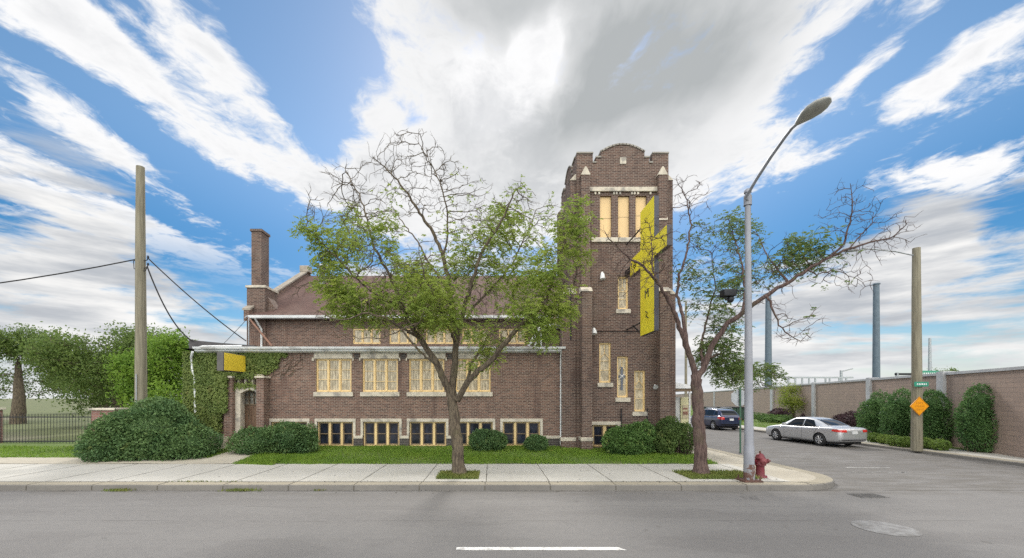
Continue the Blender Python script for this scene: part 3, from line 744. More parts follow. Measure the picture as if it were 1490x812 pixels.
# stone: water table, surrounds of the basement windows
st = MB(); za, zc_ = ZW(638), ZW(634)
for k in range(0, len(edges)-1, 2):
    a, b = edges[k], edges[k+1]
    if b-a > .05: st.bevbox(a, b, WY-.06, WY+.02, za, zc_, .012)
st.build_parts('water_table', M['stone'], church)
def surround(h, parent):
    m = MB(); t = .115
    m.bevbox(h[0]-t, h[1]+t, WY-.045, WY+.05, h[3], h[3]+.145, .012)
    for a, b in ((h[0]-t, h[0]), (h[1], h[1]+t)): m.bevbox(a, b, WY-.043, WY+.05, ZW(638)+.126, h[3]-.001, .012)
    return m
def lights(h, y, n, mull, frame_mat, sash_mat, glass_mat, parent, top_rail=.04, bars=(.5,), mw=.085, name='window', extra=None, sash=.035, tweak=0.):
    """window with n lights: outer frame (the part), sashes, panes, sill as sub-parts"""
    w = MB(); a, b, c, d_ = h
    fr = .05
    w.bevbox(a+.004, a+fr, y, y+.09, c, d_, .006); w.bevbox(b-fr, b-.004, y, y+.09, c, d_, .006)
    w.bevbox(a+fr, b-fr, y+.004, y+.086, d_-top_rail, d_-.003, .006); w.bevbox(a+fr, b-fr, y+.004, y+.086, c+.003, c+top_rail, .006)
    inner = (a+fr, b-fr); step_ = (inner[1]-inner[0]+mull)/n
    for i in range(1, n):
        x = inner[0]+step_*i-mull/2; w.bevbox(x-mull/2, x+mull/2, y-.012, y+.09, c+top_rail*.5, d_-top_rail*.5, .006)
    o = w.build(name, frame_mat, parent)
    s_, p = MB(), MB()
    for i in range(n):
        xa = inner[0]+step_*i; xb = xa+step_-mull; za_, zb_ = c+top_rail, d_-top_rail
        e = sash
        s_.box(xa, xa+e, y+.03, y+.07, za_, zb_); s_.box(xb-e, xb, y+.03, y+.07, za_, zb_); s_.box(xa+e, xb-e, y+.032, y+.068, za_, za_+e*1.3); s_.box(xa+e, xb-e, y+.032, y+.068, zb_-e, zb_)
        for t in bars: zz = za_+(zb_-za_)*t; s_.box(xa+e, xb-e, y+.033, y+.066, zz-e*.45, zz+e*.45)
        q = rng.uniform(-.006,.006)*tweak
        p.add([(xa+.01,y+.058+q,za_+.01),(xb-.01,y+.058-q,za_+.01),(xb-.01,y+.058-q*.5,zb_-.01),(xa+.01,y+.058+q,zb_-.01)], [(0,1,2,3)])
    s_.build('sash', sash_mat, o); p.build('pane', glass_mat, o)
    return o
for i, h in enumerate(main):
    o = lights(h, WY+.05, 3, .075, M['buff'], M['buff'], M['leadglass'], church, .06, (.36,.68) if i != 1 else (.3,.64), sash=.022)
    MB().bevbox(h[0]-.095, h[1]+.085, WY-.075, WY+.10, h[2]-.20, h[2]-.002, .015).build('sill', M['stone'], o)
    # slim lead lines standing on the glass
    l = MB()
    for k in range(3):
        x0 = h[0]+.06+k*(h[1]-h[0]-.05)/3; 
        for q in (.13, .26, .36): l.box(x0+q, x0+q+.006, WY+.100, WY+.106, h[2]+.10, h[3]-.10)
    l.build('lead_line', M['brownsash'], o)
for i, h in enumerate(base):
    o = lights(h, WY+.07, 3, .105, M['buff'], M['brownsash'], M['darkglass'], church, .045, (.5,), sash=.05, tweak=1.)
    surround(h, o).build('surround', M['stone'], o)
# stone frieze above the main windows with brick blocks between
lz0, lz1 = ZW(522)+.002, ZW(513.8)
fb = MB(); 
for k in range(4):
    a = main[k][0]-.08; b = main[k][1]+.06
    fb.bevbox(a, b, WY-.05, WY+.06, lz0, lz0+.25, .01)
    fb.bevbox(a-.10 if k == 0 else a-.06, a, WY-.052, WY+.04, lz0-.10, lz0+.05, .01); fb.bevbox(b, b+(.10 if k == 3 else .06), WY-.052, WY+.04, lz0-.10, lz0+.05, .01)
fb.build_parts('lintel', M['stone'], church)
bb = MB()
for k in range(3):
    bb.box(main[k][1]+.06+.07, main[k+1][0]-.08-.06, WY-.02, WY+.03, lz0-.01, lz0+.22)
bb.build_parts('brick_block', M['brickdark'], church)
# cornice, gutter
g = MB(); gx0, gx1 = X_at(283, WY-.3), AX1+.05
g.prism([(WY-.05,TOPZ-.02),(WY-.05,TOPZ+.10),(WY-.30,TOPZ+.10),(WY-.30,TOPZ+.05),(WY-.20,TOPZ+.0),(WY-.10,TOPZ-.02)][::-1], 'x', gx0, gx1)
g.prism([(WY-.30,TOPZ+.103),(WY-.42,TOPZ+.13),(WY-.45,TOPZ+.22),(WY-.43,TOPZ+.22),(WY-.41,TOPZ+.15),(WY+.0,TOPZ+.15),(WY+.0,TOPZ+.103)][::-1], 'x', gx0, gx1)
g.build('gutter', M['white'], church)
def downspout(pts, r=.045): 
    return MB().tube(pts, r, 8).build('downspout', M['white'], church)
dx = X_at(816.5, WY-.1); zt = TOPZ+.1
downspout([(dx,WY-.25,zt),(dx,WY-.12,zt-.18),(dx,WY-.09,zt-.3),(dx,WY-.09,.42)], .055)
MB().tube([(dx,WY-.09,.42),(dx,WY-.12,.25)], .06, 8).build('downspout', M['rust'], church)
dx = X_at(281, WY-.1)
downspout([(dx+.12,WY-.3,zt-.1),(dx-.05,WY-.15,zt-.35),(dx-.05,WY-.09,zt-.5),(dx-.05,WY-.09,zt-.9),(dx+.06,WY-.09,zt-1.15),(dx+.10,WY-.09,1.9)], .055)
# low aisle roof up to the clerestory
NYw, NZ0, NZ1 = 21.6, TOPZ+.45, 6.66
rf = MB(); rf.add([(AX0-.15,WY-.28,TOPZ+.155),(AX1,WY-.28,TOPZ+.155),(AX1,NYw,NZ0),(AX0-.15,NYw,NZ0)], [(0,1,2,3)])
rf.add([(AX0-.15,WY-.28,TOPZ+.155),(AX0-.15,NYw,NZ0),(AX0-.15,NYw,TOPZ)], [(0,1,2)])
rf.build('aisle_roof', M['darkroof'], church)
# felted parapet of the flat left end + pipe lying on the roof
pp = MB(); pp.prism([(AX0-.12,TOPZ+.16),(X_at(373,WY+.4),TOPZ+.16),(X_at(373,WY+.4),TOPZ+.36),(X_at(330,WY+.4),TOPZ+.46),(X_at(290,WY+.4),TOPZ+.58),(AX0-.12,TOPZ+.66)], 'y', WY+.25, WY+.55)
pp.build('parapet', M['darkroof'], church)
MB().tube([P(288,511,WY-.2),P(289,505.5,WY-.15),P(296,504,WY-.15),P(352,503.5,WY+.1)], .05, 8).build('roof_pipe', M['white'], church)
# ---- nave: clerestory wall with four boarded windows, gable roof
NX0, NX1 = X_at(364, NYw), 7.5
cl = [(X_at(513.5+53.1*k, NYw), X_at(553.5+53.1*k, NYw), ZW(500.5, NYw), ZW(478, NYw)) for k in range(5)]
NB = 34.6
nm = MB(); wall_y(nm, NX0, 3.9, 4.4, NZ1, NYw, cl)
# left gable wall (gable end seen obliquely from other places)
RY, RZ, EY, EZ = 28.1, 10.80, 21.15, 6.72
nm.prism([(NYw+.02,.2),(NB,.2),(NB,NZ1),(RY,RZ-.10),(NYw+.02,NZ1)][::-1], 'x', NX0-.001, NX0+.3)
nm.prism([(NYw+1.2,.2),(NB,.2),(NB,NZ1),(RY,RZ-.10),(NYw+1.2,NZ1+.5)][::-1], 'x', NX1-.3, NX1)
nm.box(NX0+.3, NX1-.3, NB-.3, NB-.001, .2, NZ1)
nm.box(NX0-.02, NX0+.85, NYw-.10, NYw-.001, 4.4, NZ1-.02)       # corner pilaster
nm.build('nave_wall', M['brick2'], church)
for h in cl:
    o = lights(h, NYw+.03, 3, .07, M['buff'], M['buff'], M['leadglass'], church, .06, (), sash=.02)
sl = (RZ-EZ)/(RY-EY)
r_ = MB(); th = .12
r_.add([(NX0+.12,EY,EZ),(NX1,EY,EZ),(NX1,RY,RZ),(NX0+.12,RY,RZ),(NX1,NB+.45,EZ),(NX0+.12,NB+.45,EZ)], [(0,1,2,3),(3,2,4,5)])
r_.add([(NX0+.12,EY,EZ-th),(NX1,EY,EZ-th),(NX1,EY,EZ),(NX0+.12,EY,EZ),(NX1,NYw,NZ1-.02),(NX0+.12,NYw,NZ1-.02)], [(0,1,2,3),(0,5,4,1)])
r_.build('roof', M['shingle'], church)
ng = MB(); ng.prism([(EY-.002,EZ-.14),(EY-.13,EZ-.10),(EY-.15,EZ+.03),(EY-.13,EZ+.03),(EY-.002,EZ-.02)][::-1], 'x', X_at(361,EY-.1), 3.55)
ng.build('gutter', M['white'], church)
MB().tube([(X_at(372,EY),EY-.05,EZ-.12),(X_at(380,NYw),NYw-.2,EZ-.42),(X_at(383,NYw),NYw-.17,EZ-.6),(X_at(383,NYw),NYw-.17,NZ0+.05)], .05, 8).build('downspout', M['white'], church)
# raking gable parapet with stone coping, finial block
rp, rc = MB(), MB()
def rake(y0, y1, z_lo, z_hi): return [(y0, EZ+(y0-EY)*sl+z_lo),(y1, EZ+(y1-EY)*sl+z_lo),(y1, EZ+(y1-EY)*sl+z_hi),(y0, EZ+(y0-EY)*sl+z_hi)]
rp.prism(rake(EY+.15, RY, -.3, .26)[::-1], 'x', NX0-.16, NX0+.125); rc.prism(rake(EY+.12, RY, .262, .36)[::-1], 'x', NX0-.22, NX0+.19)
bk = [(2*RY-y, z) for y, z in rake(EY+.15, RY, -.3, .26)]; rp.prism(bk, 'x', NX0-.155, NX0+.12); bk = [(2*RY-y, z) for y, z in rake(EY+.12, RY-.02, .262, .36)]; rc.prism(bk, 'x', NX0-.215, NX0+.185)
rp.build('gable_parapet', M['brick2'], church); rc.bevbox(NX0-.30, NX0+.30, RY-.3, RY+.3, RZ+.2, RZ+.62, .03); rc.build('gable_coping', pbr('gable_stone', (.36,.32,.27), (.27,.24,.20), 3, .9), church)
# chimney standing on the eave corner
ch_ = MB(); cx0 = X_at(363, 21.9); cx1 = cx0+.95
ch_.box(cx0, cx1, 21.66, 22.9, 5.2, ZW(420,21.9)); ch_.prism([(cx1,5.5),(cx1+.42,5.5),(cx1+.42,ZW(449,21.9)),(cx1,ZW(432,21.9))], 'y', 21.9, 22.6)
ux0 = cx0+.16; ux1 = ux0+.52
ch_.box(ux0, ux1, 21.80, 22.55, ZW(420,21.9), ZW(338,21.9)); ch_.box(ux0-.05, ux1+.05, 21.75, 22.60, ZW(338,21.9)+.003, ZW(334.5,21.9))
co = ch_.build('chimney', M['brick'], church)
MB().bevbox(cx0-.05, cx1+.05, 21.6, 22.95, ZW(420,21.9)-.02, ZW(417,21.9), .02).build('chimney_ledge', M['stone'], co)
# tin vent near the ridge
v0 = P(469,412,26.5)
MB().lathe([(.19,-.6),(.19,.95),(.34,.98),(.36,1.12),(.16,1.2),(0,1.24)], v0, 14).build('roof_vent', M['metal'], church)
# service mast, raking board at the nave corner
mx = X_at(362, 20.6); 
MB().tube([(mx,20.6,NZ0-.5),(mx,20.6,ZW(462,20.6))], .03, 6).tube([(mx,20.6,ZW(462,20.6)),(mx-.06,20.55,ZW(460,20.6)),(mx-.14,20.5,ZW(463,20.6))], .03, 6).build('service_mast', M['metal'], church)
MB().tube([(X_at(362,20.9),20.9,ZW(463,20.9)),(X_at(396,19.9),19.9,ZW(504,19.9))], .055, 6).build('raking_brace', pbr('brown_board', (.25,.13,.09), (.18,.10,.07), 4), church)
# ---- stair block between clerestory and tower
bx0, bx1, by = X_at(784,20.2), 3.35, 20.2
bz = ZW(477, by)
sb = MB(); sb.prism([(bx0-.55,TOPZ+.2),(bx1,TOPZ+.2),(bx1,bz),(bx0+.12,bz),(bx0-.4,TOPZ+.5)], 'y', by, NYw-.002); sb.build('stair_block', M['brick'], church)
ev = MB(); ev.bevbox(bx0+.05, bx1+.05, by-.30, by-.16, bz, bz+.14, .015); ev.bevbox(bx0+.10, bx1+.02, by-.158, by-.03, bz-.06, bz+.04, .01)
ev.tube([(bx0+.08,by-.22,bz+.06),(bx0-.5,by-.2,TOPZ+.42)], .075, 6); ev.tube([(bx0+.25,by-.12,bz-.04),(bx0-.28,by-.12,TOPZ+.3)], .05, 6)
ev.build('stair_eave', M['white'], church)
MB().tube([(bx0+.1,by-.16,bz-.05),(bx0+.1,by-.12,TOPZ+.3)], .04, 8).build('downspout', M['white'], church)
MB().add([(bx0+.05,by-.3,bz+.142),(bx1+.05,by-.3,bz+.142),(bx1+.05,NYw,bz+.36),(bx0+.05,NYw,bz+.36)], [(0,1,2,3)]).build('stair_roof', M['darkroof'], church)
MB().box(X_at(805,21.0), X_at(809.5,21.0), 21.0, 21.06, ZW(472,21), ZW(432,21)).build('trim_board', pbr('tan_board', (.50,.38,.25), (.42,.32,.21), 4), church)
# ---- tower
TY, TX0, TX1, TB = 18.5, 3.80, 7.88, 22.58
def XT(px, Y=TY): return (px-PX)/F*Y
def ZT(py, Y=TY): return CAMZ+(HY-py)/F*Y
louv = [(XT(873), XT(890), ZT(346), ZT(284.8)), (XT(899.3), XT(916), ZT(346), ZT(284.8)), (XT(924.8), XT(941), ZT(346), ZT(284.8))]
slit = [(XT(899), XT(914.4), ZT(450), ZT(402))]
stair = [(XT(872), XT(889), ZT(557), ZT(498.6)), (XT(898), XT(914), ZT(578.6), ZT(518.6)), (XT(923), XT(939), ZT(599), ZT(539))]
tb = [(XT(862.5), XT(898), ZT(650), ZT(618.3))]
PZ = ZT(237.5)                                     # parapet walk level (notch bottom)
tm = MB(); wall_y(tm, TX0, TX1, GZ, PZ-.4, TY, louv+slit+stair+tb, .25)
tm.add([(TX0,TY,GZ),(TX0,TY,PZ-.4),(TX0,TB,PZ-.4),(TX0,TB,GZ)], [(0,1,2,3)]); tm.add([(TX1,TY,GZ),(TX1,TB,GZ),(TX1,TB,PZ-.4),(TX1,TY,PZ-.4)], [(0,1,2,3)])
tm.add([(TX0,TB,GZ),(TX0,TB,PZ-.4),(TX1,TB,PZ-.4),(TX1,TB,GZ)], [(0,1,2,3)])
def para(a, b):
    """crenellated parapet outline between a and b: merlons, notches, stepped round-headed centre"""
    w = b-a; z0 = PZ-.4; zn = PZ+.0; zm = PZ+.42; zs = PZ+.24; za_ = PZ+.50; zp = PZ+.80
    f = lambda t: a+w*t
    pts = [(f(0),z0),(f(1),z0),(f(1),zm),(f(.825),zm),(f(.825),zn),(f(.79),zn),(f(.79),zs),(f(.738),zs),(f(.738),za_)]
    n = 12
    for i in range(n+1):
        q = math.pi*i/n; cq = 1-2*i/n; pts.append((f(.5)+w*.222*cq, za_+.012+(zp-za_)*(1-abs(cq)**2.0)))
    pts += [(f(.262),za_),(f(.262),zs),(f(.21),zs),(f(.21),zn),(f(.175),zn),(f(.175),zm),(f(0),zm)]
    return pts
def coping(m, pts, axis, c0, c1):
    prof = pts[2:]
    for p, q in zip(prof[:-1], prof[1:]):
        d_ = Vector(q)-Vector(p)
        if abs(d_.x) < 1e-4: continue
        n_ = Vector((-d_.y, d_.x)).normalized(); n_ = n_ if n_.y > 0 else -n_
        t = d_.normalized()*.012
        a, b = Vector(p)-t, Vector(q)+t; h_ = n_*.065
        m.prism([tuple(a+n_*.002), tuple(b+n_*.002), tuple(b+h_), tuple(a+h_)], axis, c0, c1)
cop = MB()
pf = para(TX0, TX1)
tm.prism(pf, 'y', TY-.001, TY+.34); coping(cop, pf, 'y', TY-.045, TY+.38); tm.prism(pf, 'y', TB-.34, TB+.001); coping(cop, pf, 'y', TB-.38, TB+.045)
pl = para(TY+.342, TB-.342)
tm.prism(pl, 'x', TX0-.001, TX0+.34); coping(cop, pl, 'x', TX0-.045, TX0+.38); tm.prism(pl, 'x', TX1-.34, TX1+.001); coping(cop, pl, 'x', TX1-.38, TX1+.045)
tm.build('tower_wall', M['brick'], church); cop.build('coping', pbr('worn_coping', (.33,.31,.28), (.25,.235,.21), 3, .9), church)
MB().add([(TX0+.34,TY+.34,PZ-.38),(TX1-.34,TY+.34,PZ-.38),(TX1-.34,TB-.34,PZ-.38),(TX0+.34,TB-.34,PZ-.38)], [(0,1,2,3)]).build('tower_roof', M['darkroof'], church)
# buttresses: front pair, left pair, right pair; each in stages with sloped stone weatherings
bt, caps = MB(), MB()
def buttress_y(x0, x1, yf, z0, z1, z2):
    bt.box(x0-.03, x1+.03, yf-.04, TY-.002, GZ, ZT(642,yf)); bt.box(x0, x1, yf, TY-.002, ZT(642,yf), z1)
    caps.bevbox(x0-.05, x1+.05, yf-.06, TY-.002, ZT(642,yf)+.002, ZT(636.5,yf), .015)
    caps.prism([(yf-.04,z1+.002),(TY-.002,z1+.002),(TY-.002,z1+.24),(yf+.22,z1+.24)], 'x', x0-.03, x1+.03)
    y2 = yf+.25; bt.box(x0+.03, x1-.03, y2, TY-.002, z1+.0, z2)
    zz = ZT(320,y2); caps.prism([(y2-.03,zz),(TY-.002,zz),(TY-.002,zz+.17),(y2+.05,zz+.17)], 'x', x0+.0, x1-.0)
    xm = (x0+x1)/2; caps.prism([(x0+.0,z2+.002),(x1-.0,z2+.002),(xm+.03,z2+.36),(xm-.03,z2+.36)], 'y', y2-.02, TY-.003)
buttress_y(3.93, 4.36, 18.02, 0, ZT(424,18.02), ZT(254,18.25))
buttress_y(7.32, 7.75, 18.02, 0, ZT(424,18.02), ZT(254,18.25))
def buttress_x(xo, xi, ya, yb, z1, z2, s):
    a, b = min(xo,xi), max(xo,xi)
    bt.box(a-(.03 if s < 0 else 0), b+(.03 if s > 0 else 0), ya-.035, yb+.03, GZ, ZT(642,ya)); bt.box(a, b, ya, yb, ZT(642,ya), z1)
    caps.bevbox(a-(.05 if s < 0 else 0), b+(.05 if s > 0 else 0), ya-.05, yb+.05, ZT(642,ya)+.002, ZT(636.5,ya), .015)
    pr = [(xo+s*.03,z1+.002),(xi,z1+.002),(xi,z1+.26),(xo-s*.25,z1+.26)]
    caps.prism(pr if s < 0 else pr[::-1], 'y', ya-.03, yb+.03)
    x2 = xi+s*.26; bt.box(min(x2,xi), max(x2,xi), ya+.02, yb-.02, z1, z2)
    pr = [(x2+s*.02,z2+.002),(xi,z2+.002),(xi,z2+.30)]; caps.prism(pr if s < 0 else pr[::-1], 'y', ya-.0, yb+.0)
for ya in (18.64, 21.9):
    buttress_x(3.17, TX0-.002, ya, ya+.5, ZT(428,18.64), ZT(262,18.64), -1)
    buttress_x(8.26, TX1+.002, ya, ya+.5, ZT(428,18.64), ZT(262,18.64), 1)
bt.build_parts('buttress', M['brick'], church); caps.build_parts('buttress_cap', M['stone'], church)
# belt stones: lintel with corbels, sill, small square stone, base course
ts = MB(); ts.bevbox(XT(857.5), XT(958), TY-.10, TY-.002, ZT(279.6), ZT(273.2), .02)
for px in (866,871.5,893,897,902,919,923,928,946): ts.bevbox(XT(px-1.3), XT(px+1.3), TY-.06, TY-.002, ZT(283.6), ZT(279.8), .01)
ts.bevbox(XT(860), XT(957), TY-.09, TY-.002, ZT(353), ZT(346.3), .02); ts.bevbox(XT(902), XT(911), TY-.03, TY-.002, ZT(239), ZT(229.2), .01)
ts.bevbox(XT(861), XT(955), TY-.05, TY-.002, ZT(641), ZT(636.8), .012) if False else None
ts.build_parts('stone_band', M['stone'], church)
bd = MB()
for h in louv:
    bd.bevbox(h[0]+.005, h[1]-.005, TY+.10, TY+.14, h[2]+.01, h[3]-.005, .006)
for k, h in enumerate(louv):
    b_ = MB(); b_.bevbox(h[0]+.005, h[1]-.005, TY+.10, TY+.14, h[2]+.01, h[3]-.005, .006); o = b_.build('window_board', M['board'], church)
    f_ = MB(); zz = h[2]+(h[3]-h[2])*(.48+.03*k); f_.box(h[0]+.01, h[1]-.01, TY+.094, TY+.0985, zz, zz+.012)
    for q in range(6): f_.lathe([(.012,0),(.012,-.004),(0,-.005)], (h[0]+.06+(q % 2)*(h[1]-h[0]-.12), TY+.099, h[2]+.15+(q//2)*.75), 6, 'y')
    f_.build_parts('board_joint', M['brownsash'], o)
def slit_window(h, tracery=True, hang=False):
    o = lights(h, TY+.06, 1, .0, M['buff'], M['buff'], M['leadglass'], church, .055, (.30,.55), sash=.02)
    MB().bevbox(h[0]-.09, h[1]+.09, TY-.06, TY+.12, h[2]-.19, h[2]-.002, .015).build('sill', M['stone'], o)
    if tracery:
        t = MB(); xm = (h[0]+h[1])/2; zt_ = h[3]-.10; y = TY+.105
        t.tube([(xm,y,zt_),(xm,y,zt_-.36),(xm-.07,y,zt_-.44),(h[0]+.07,y,zt_-.58)], .014, 5); t.tube([(xm,y,zt_-.36),(xm+.07,y,zt_-.44),(h[1]-.07,y,zt_-.58)], .014, 5)
        t.build('tracery', M['buff'], o)
    return o
slit_window(slit[0]); slit_window(stair[0]); wcross = slit_window(stair[1]); slit_window(stair[2])
# small dark cross with a pale star in the middle stair window
xm = XT(905.6); zm = ZT(547.5); c_ = MB(); c_.box(xm-.05, xm+.05, TY+.085, TY+.115, zm-.62, zm+.42); c_.box(xm-.15, xm+.15, TY+.083, TY+.113, zm-.05, zm+.05)
c_.build('window_cross', glossy_mat('slate_blue_paint', (.12,.135,.17), .5), wcross)
c_ = MB()
for q in range(4): 
    a = R(45+90*q); c_.tube([(xm,TY+.078,zm),(xm+.16*math.cos(a),TY+.078,zm+.16*math.sin(a))], [.03,.008], 5)
c_.build('star', M['white'], wcross)
o = lights(tb[0], TY+.07, 2, .13, M['buff'], M['brownsash'], M['darkglass'], church, .045, (.5,), sash=.05, tweak=1.)
m_ = MB(); h = tb[0]; m_.bevbox(XT(859.5), XT(904), TY-.05, TY+.05, h[3]+.002, h[3]+.15, .012); m_.bevbox(h[1]+.002, h[1]+.13, TY-.048, TY+.05, h[3]-.25, h[3], .012); m_.build('surround', M['stone'], o)
# lead pipes / conduit on the tower front, iron rods by the shrubs
MB().tube([P(863,482,TY-.03),P(936,482,TY-.03)], .014, 5).tube([P(904,594,TY-.04),P(904,622,TY-.04)], .028, 6).tube([P(942,594,TY-.04),P(942,625,TY-.04)], .022, 6).tube([(3.55,18.6,ZT(494)),(3.55,18.6,ZT(420))], .03, 6).build_parts('conduit', M['darkmetal'], church)
# ---- portal: projecting brick piers, stone jambs and head, arched door
pt, ps = MB(), MB()
pax, pbx = -11.90, -11.53; qax, qbx = -10.45, -10.12
pyf = WY-.55
pt.box(pax, pbx, WY-.50, WY+.0, GZ, ZW(551)); pt.box(qax, qbx, WY-.52, WY+.0, GZ, ZW(551))
ps.bevbox(pax-.06, pbx+.04, WY-.58, WY+.0, ZW(551)+.002, ZW(548), .02); ps.bevbox(qax-.05, qbx+.06, WY-.60, WY+.0, ZW(551)+.002, ZW(548), .02)
ps.bevbox(pbx+.002, pbx+.24, WY-.30, WY+.05, .35, ZW(569), .015)
# flat stone head with a low arch, little loggia of stone posts above, top rail
n = 10; xa, xb = pbx+.24, qax-.005; 
archp = [(pbx+.002,ZW(569)),(xa,ZW(573))]+[(xa+(xb-xa)*i/n, ZW(573)+.17*math.sin(math.pi*i/n)) for i in range(1,n)]+[(xb,ZW(573)),(xb,ZW(561.5)),(pbx+.002,ZW(561.5))]
ps.prism(archp, 'y', WY-.32, WY-.02)
for xq in (-11.42,-11.1,-10.78): ps.bevbox(xq-.04, xq+.04, WY-.25, WY-.08, ZW(561.5)+.002, ZW(548), .01)
ps.bevbox(-11.55, -10.35, WY-.28, WY-.03, ZW(548)+.002, ZW(545.2), .012)
pt.box(pbx+.01, qax-.005, WY-.06, WY-.003, ZW(561.5)+.0, ZW(548)); pt.box(pbx+.24, qax, WY-.01, WY+.06, ZW(573)+.12, ZW(561.6))
pt.build_parts('portal_pier', M['brick2'], church); ps.build_parts('portal_stone', M['stone'], church)
dr = MB(); hx0, hx1 = -11.38, -10.46; yd = WY+.12; zs_ = ZW(589.5)
dr.bevbox(hx0, hx1, yd, yd+.07, .36, zs_-.02, .01)
for k in range(4):
    x = hx0+.1+(hx1-hx0-.2)*k/3; dr.box(x-.012, x+.012, yd-.012, yd-.001, .45, zs_-.1)
door = dr.build('door', M['door'], church)
tr_ = MB(); tr_.bevbox(hx0, hx1, yd-.03, yd+.08, zs_-.018, zs_+.06, .008)
for k in range(5): x = hx0+.02+(hx1-hx0-.04)*k/4; tr_.box(x-.022, x+.022, yd-.01, yd+.05, zs_+.06, ZW(571.5))
tr_.bevbox(hx0, hx1, yd-.012, yd+.05, ZW(578.5), ZW(577), .005)
tr_.build('transom_bar', M['brownsash'], door); MB().add([(hx0,yd+.04,zs_+.05),(hx1,yd+.04,zs_+.05),(hx1,yd+.04,ZW(570)),(hx0,yd+.04,ZW(570))], [(0,1,2,3)]).build('transom_pane', M['doorglass'], door)
MB().lathe([(.0,-.06),(.032,-.05),(.035,-.02),(.015,0)], (hx1-.12,yd-.0,1.25), 10, 'y').build('handle', M['metal'], door)
MB().bevbox(XW(348), XW(380), WY-1.0, WY+.15, .20, .345, .02).bevbox(XW(312), XW(341.5), WY-.75, WY-.02, .25, ZW(634)+.0, .03).build('door_step', M['stone'], church)
MB().bevbox(XW(314), XW(341), WY-.70, WY-.06, .2, ZW(640), .01) if False else None
M['leaf_bush3'] = leaf_mat('privet_leaf', (.125,.190,.055), (.085,.140,.044), (.20,.24,.08), .3)
# ================================================================== street trees (traced limbs, twigs grown by space colonisation)
def street_tree(label, base_px, Y0, limbs_px, blobs, barkm, leafm, n_attr, base_r, name='street_tree'):
    base = P(base_px[0], base_px[1], Y0); base.z = .13
    t = thing(name, label, 'tree', tuple(base))
    limbs = []
    for pts, r0, r1 in limbs_px: limbs.append(([P(x, y, Y0+dy) for x, y, dy in pts], r0, r1))
    limbs[0][0][0].z = .12
    attr = []; info = []
    tot = sum(b[2]*b[2] for b in blobs)
    for bx, by, rp, dy, leaf, dens in blobs:
        c = P(bx, by, Y0+dy); rr = rp*(Y0+dy)/F; k = max(12, int(n_attr*dens*rp*rp/tot))
        u = rng.normal(size=(k,3)); u /= np.linalg.norm(u, axis=1, keepdims=True); q = u*(rng.random(k)**.42)[:,None]*rr
        q[:,1] *= 1.15; attr.append(np.array(c)+q); info.append((np.array(c), rr, leaf))
    A = np.concatenate(attr); A = A[A[:,2] > 1.6]
    N, par, rad, limb, ch = grow(limbs, A, step=.15, kill=.215, infl=1.5, iters=90, jit=.30, tip_r=.0066)
    # root flare
    for i in range(len(N)):
        if limb[i] and N[i][2] < .75 and rad[i] > base_r*.6: rad[i] = max(rad[i], base_r*(1+.55*max(0, (.55-N[i][2])/.45)**1.6))
    m = tree_mesh(N, par, rad, ch, MB())
    # fine side twigs, denser where the crown is bare
    for i in range(len(N)):
        if rad[i] > .020 or par[i] < 0: continue
        dn = N[i]-N[par[i]]; dn = dn/(np.linalg.norm(dn)+1e-9)
        for _ in range(rng.poisson(.85)):
            a = rng.normal(size=3); a -= dn*a.dot(dn); a = a/np.linalg.norm(a)*.8+dn*.75+np.array([0,0,.18]); a /= np.linalg.norm(a); l = rng.uniform(.10,.30)
            q = N[i]+a*l*.55+rng.normal(size=3)*.014; e = N[i]+a*l+rng.normal(size=3)*.02
            m.tube([N[i], q, e], [.0050,.0040,.0022], 3, cap=False)
            if rng.random() < .5:
                b2 = a+rng.normal(size=3)*.6; b2 /= np.linalg.norm(b2); m.tube([q, q+b2*l*.55], [.0035,.0020], 3, cap=False)
    m.build('trunk', barkm, t)
    # leaves on the thin wood inside leafy clumps
    C, D = [], []
    for i in range(len(N)):
        if rad[i] > .017: continue
        f = 0
        for c, rr, leaf in info:
            d_ = np.linalg.norm((N[i]-c)/np.array([1,1.15,1]))/rr
            if d_ < 1.12: f = max(f, leaf*(1 if d_ < .9 else .6))
        q_ = N[i]; cl_ = math.sin(2.1*q_[0]+.7*q_[2]+1)+math.sin(2.5*q_[1]-1.1*q_[0])+math.sin(2.8*q_[2]+.9*q_[1]+2)
        k = rng.poisson(f*max(0, min(2.4, .84+.82*cl_))*1.18)
        if k == 0: continue
        dirn = N[i]-N[par[i]] if par[i] >= 0 else np.array([0,0,1.]); dirn = dirn/(np.linalg.norm(dirn)+1e-9)
        for _ in range(k):
            a = rng.normal(size=3); a[2] = a[2]*.5-.15; a /= np.linalg.norm(a)
            dd = a*.85+dirn*.5; C.append(N[i]+dd*rng.uniform(.03,.20)+rng.normal(size=3)*.035); D.append(dd)
    C = np.array(C); D = np.array(D)
    # each compound leaf: a drooping rachis carrying a few pairs of narrow leaflets
    D = D/np.linalg.norm(D, axis=1, keepdims=True); Cs, Ds = [], []
    for s_ in (.03, .085, .14):
        q = C + D*s_ + np.array([0,0,-1.])*(s_**2*2.2)
        side = np.cross(D, np.array([0,0,1.])); side /= np.linalg.norm(side, axis=1, keepdims=True)+1e-9
        for sg in (-1, 1):
            Cs.append(q + side*sg*.026 + rng.normal(size=q.shape)*.008); Ds.append(side*sg + D*.55)
    C2 = np.concatenate(Cs); D2 = np.concatenate(Ds)
    V, Fc = leaf_quads(C2, .095, .040, D2, .35)
    np_mesh('crown', V, Fc, 4, leafm, t)
    print(label[:20], 'nodes', len(N), 'leaflets', len(C2))
    return t
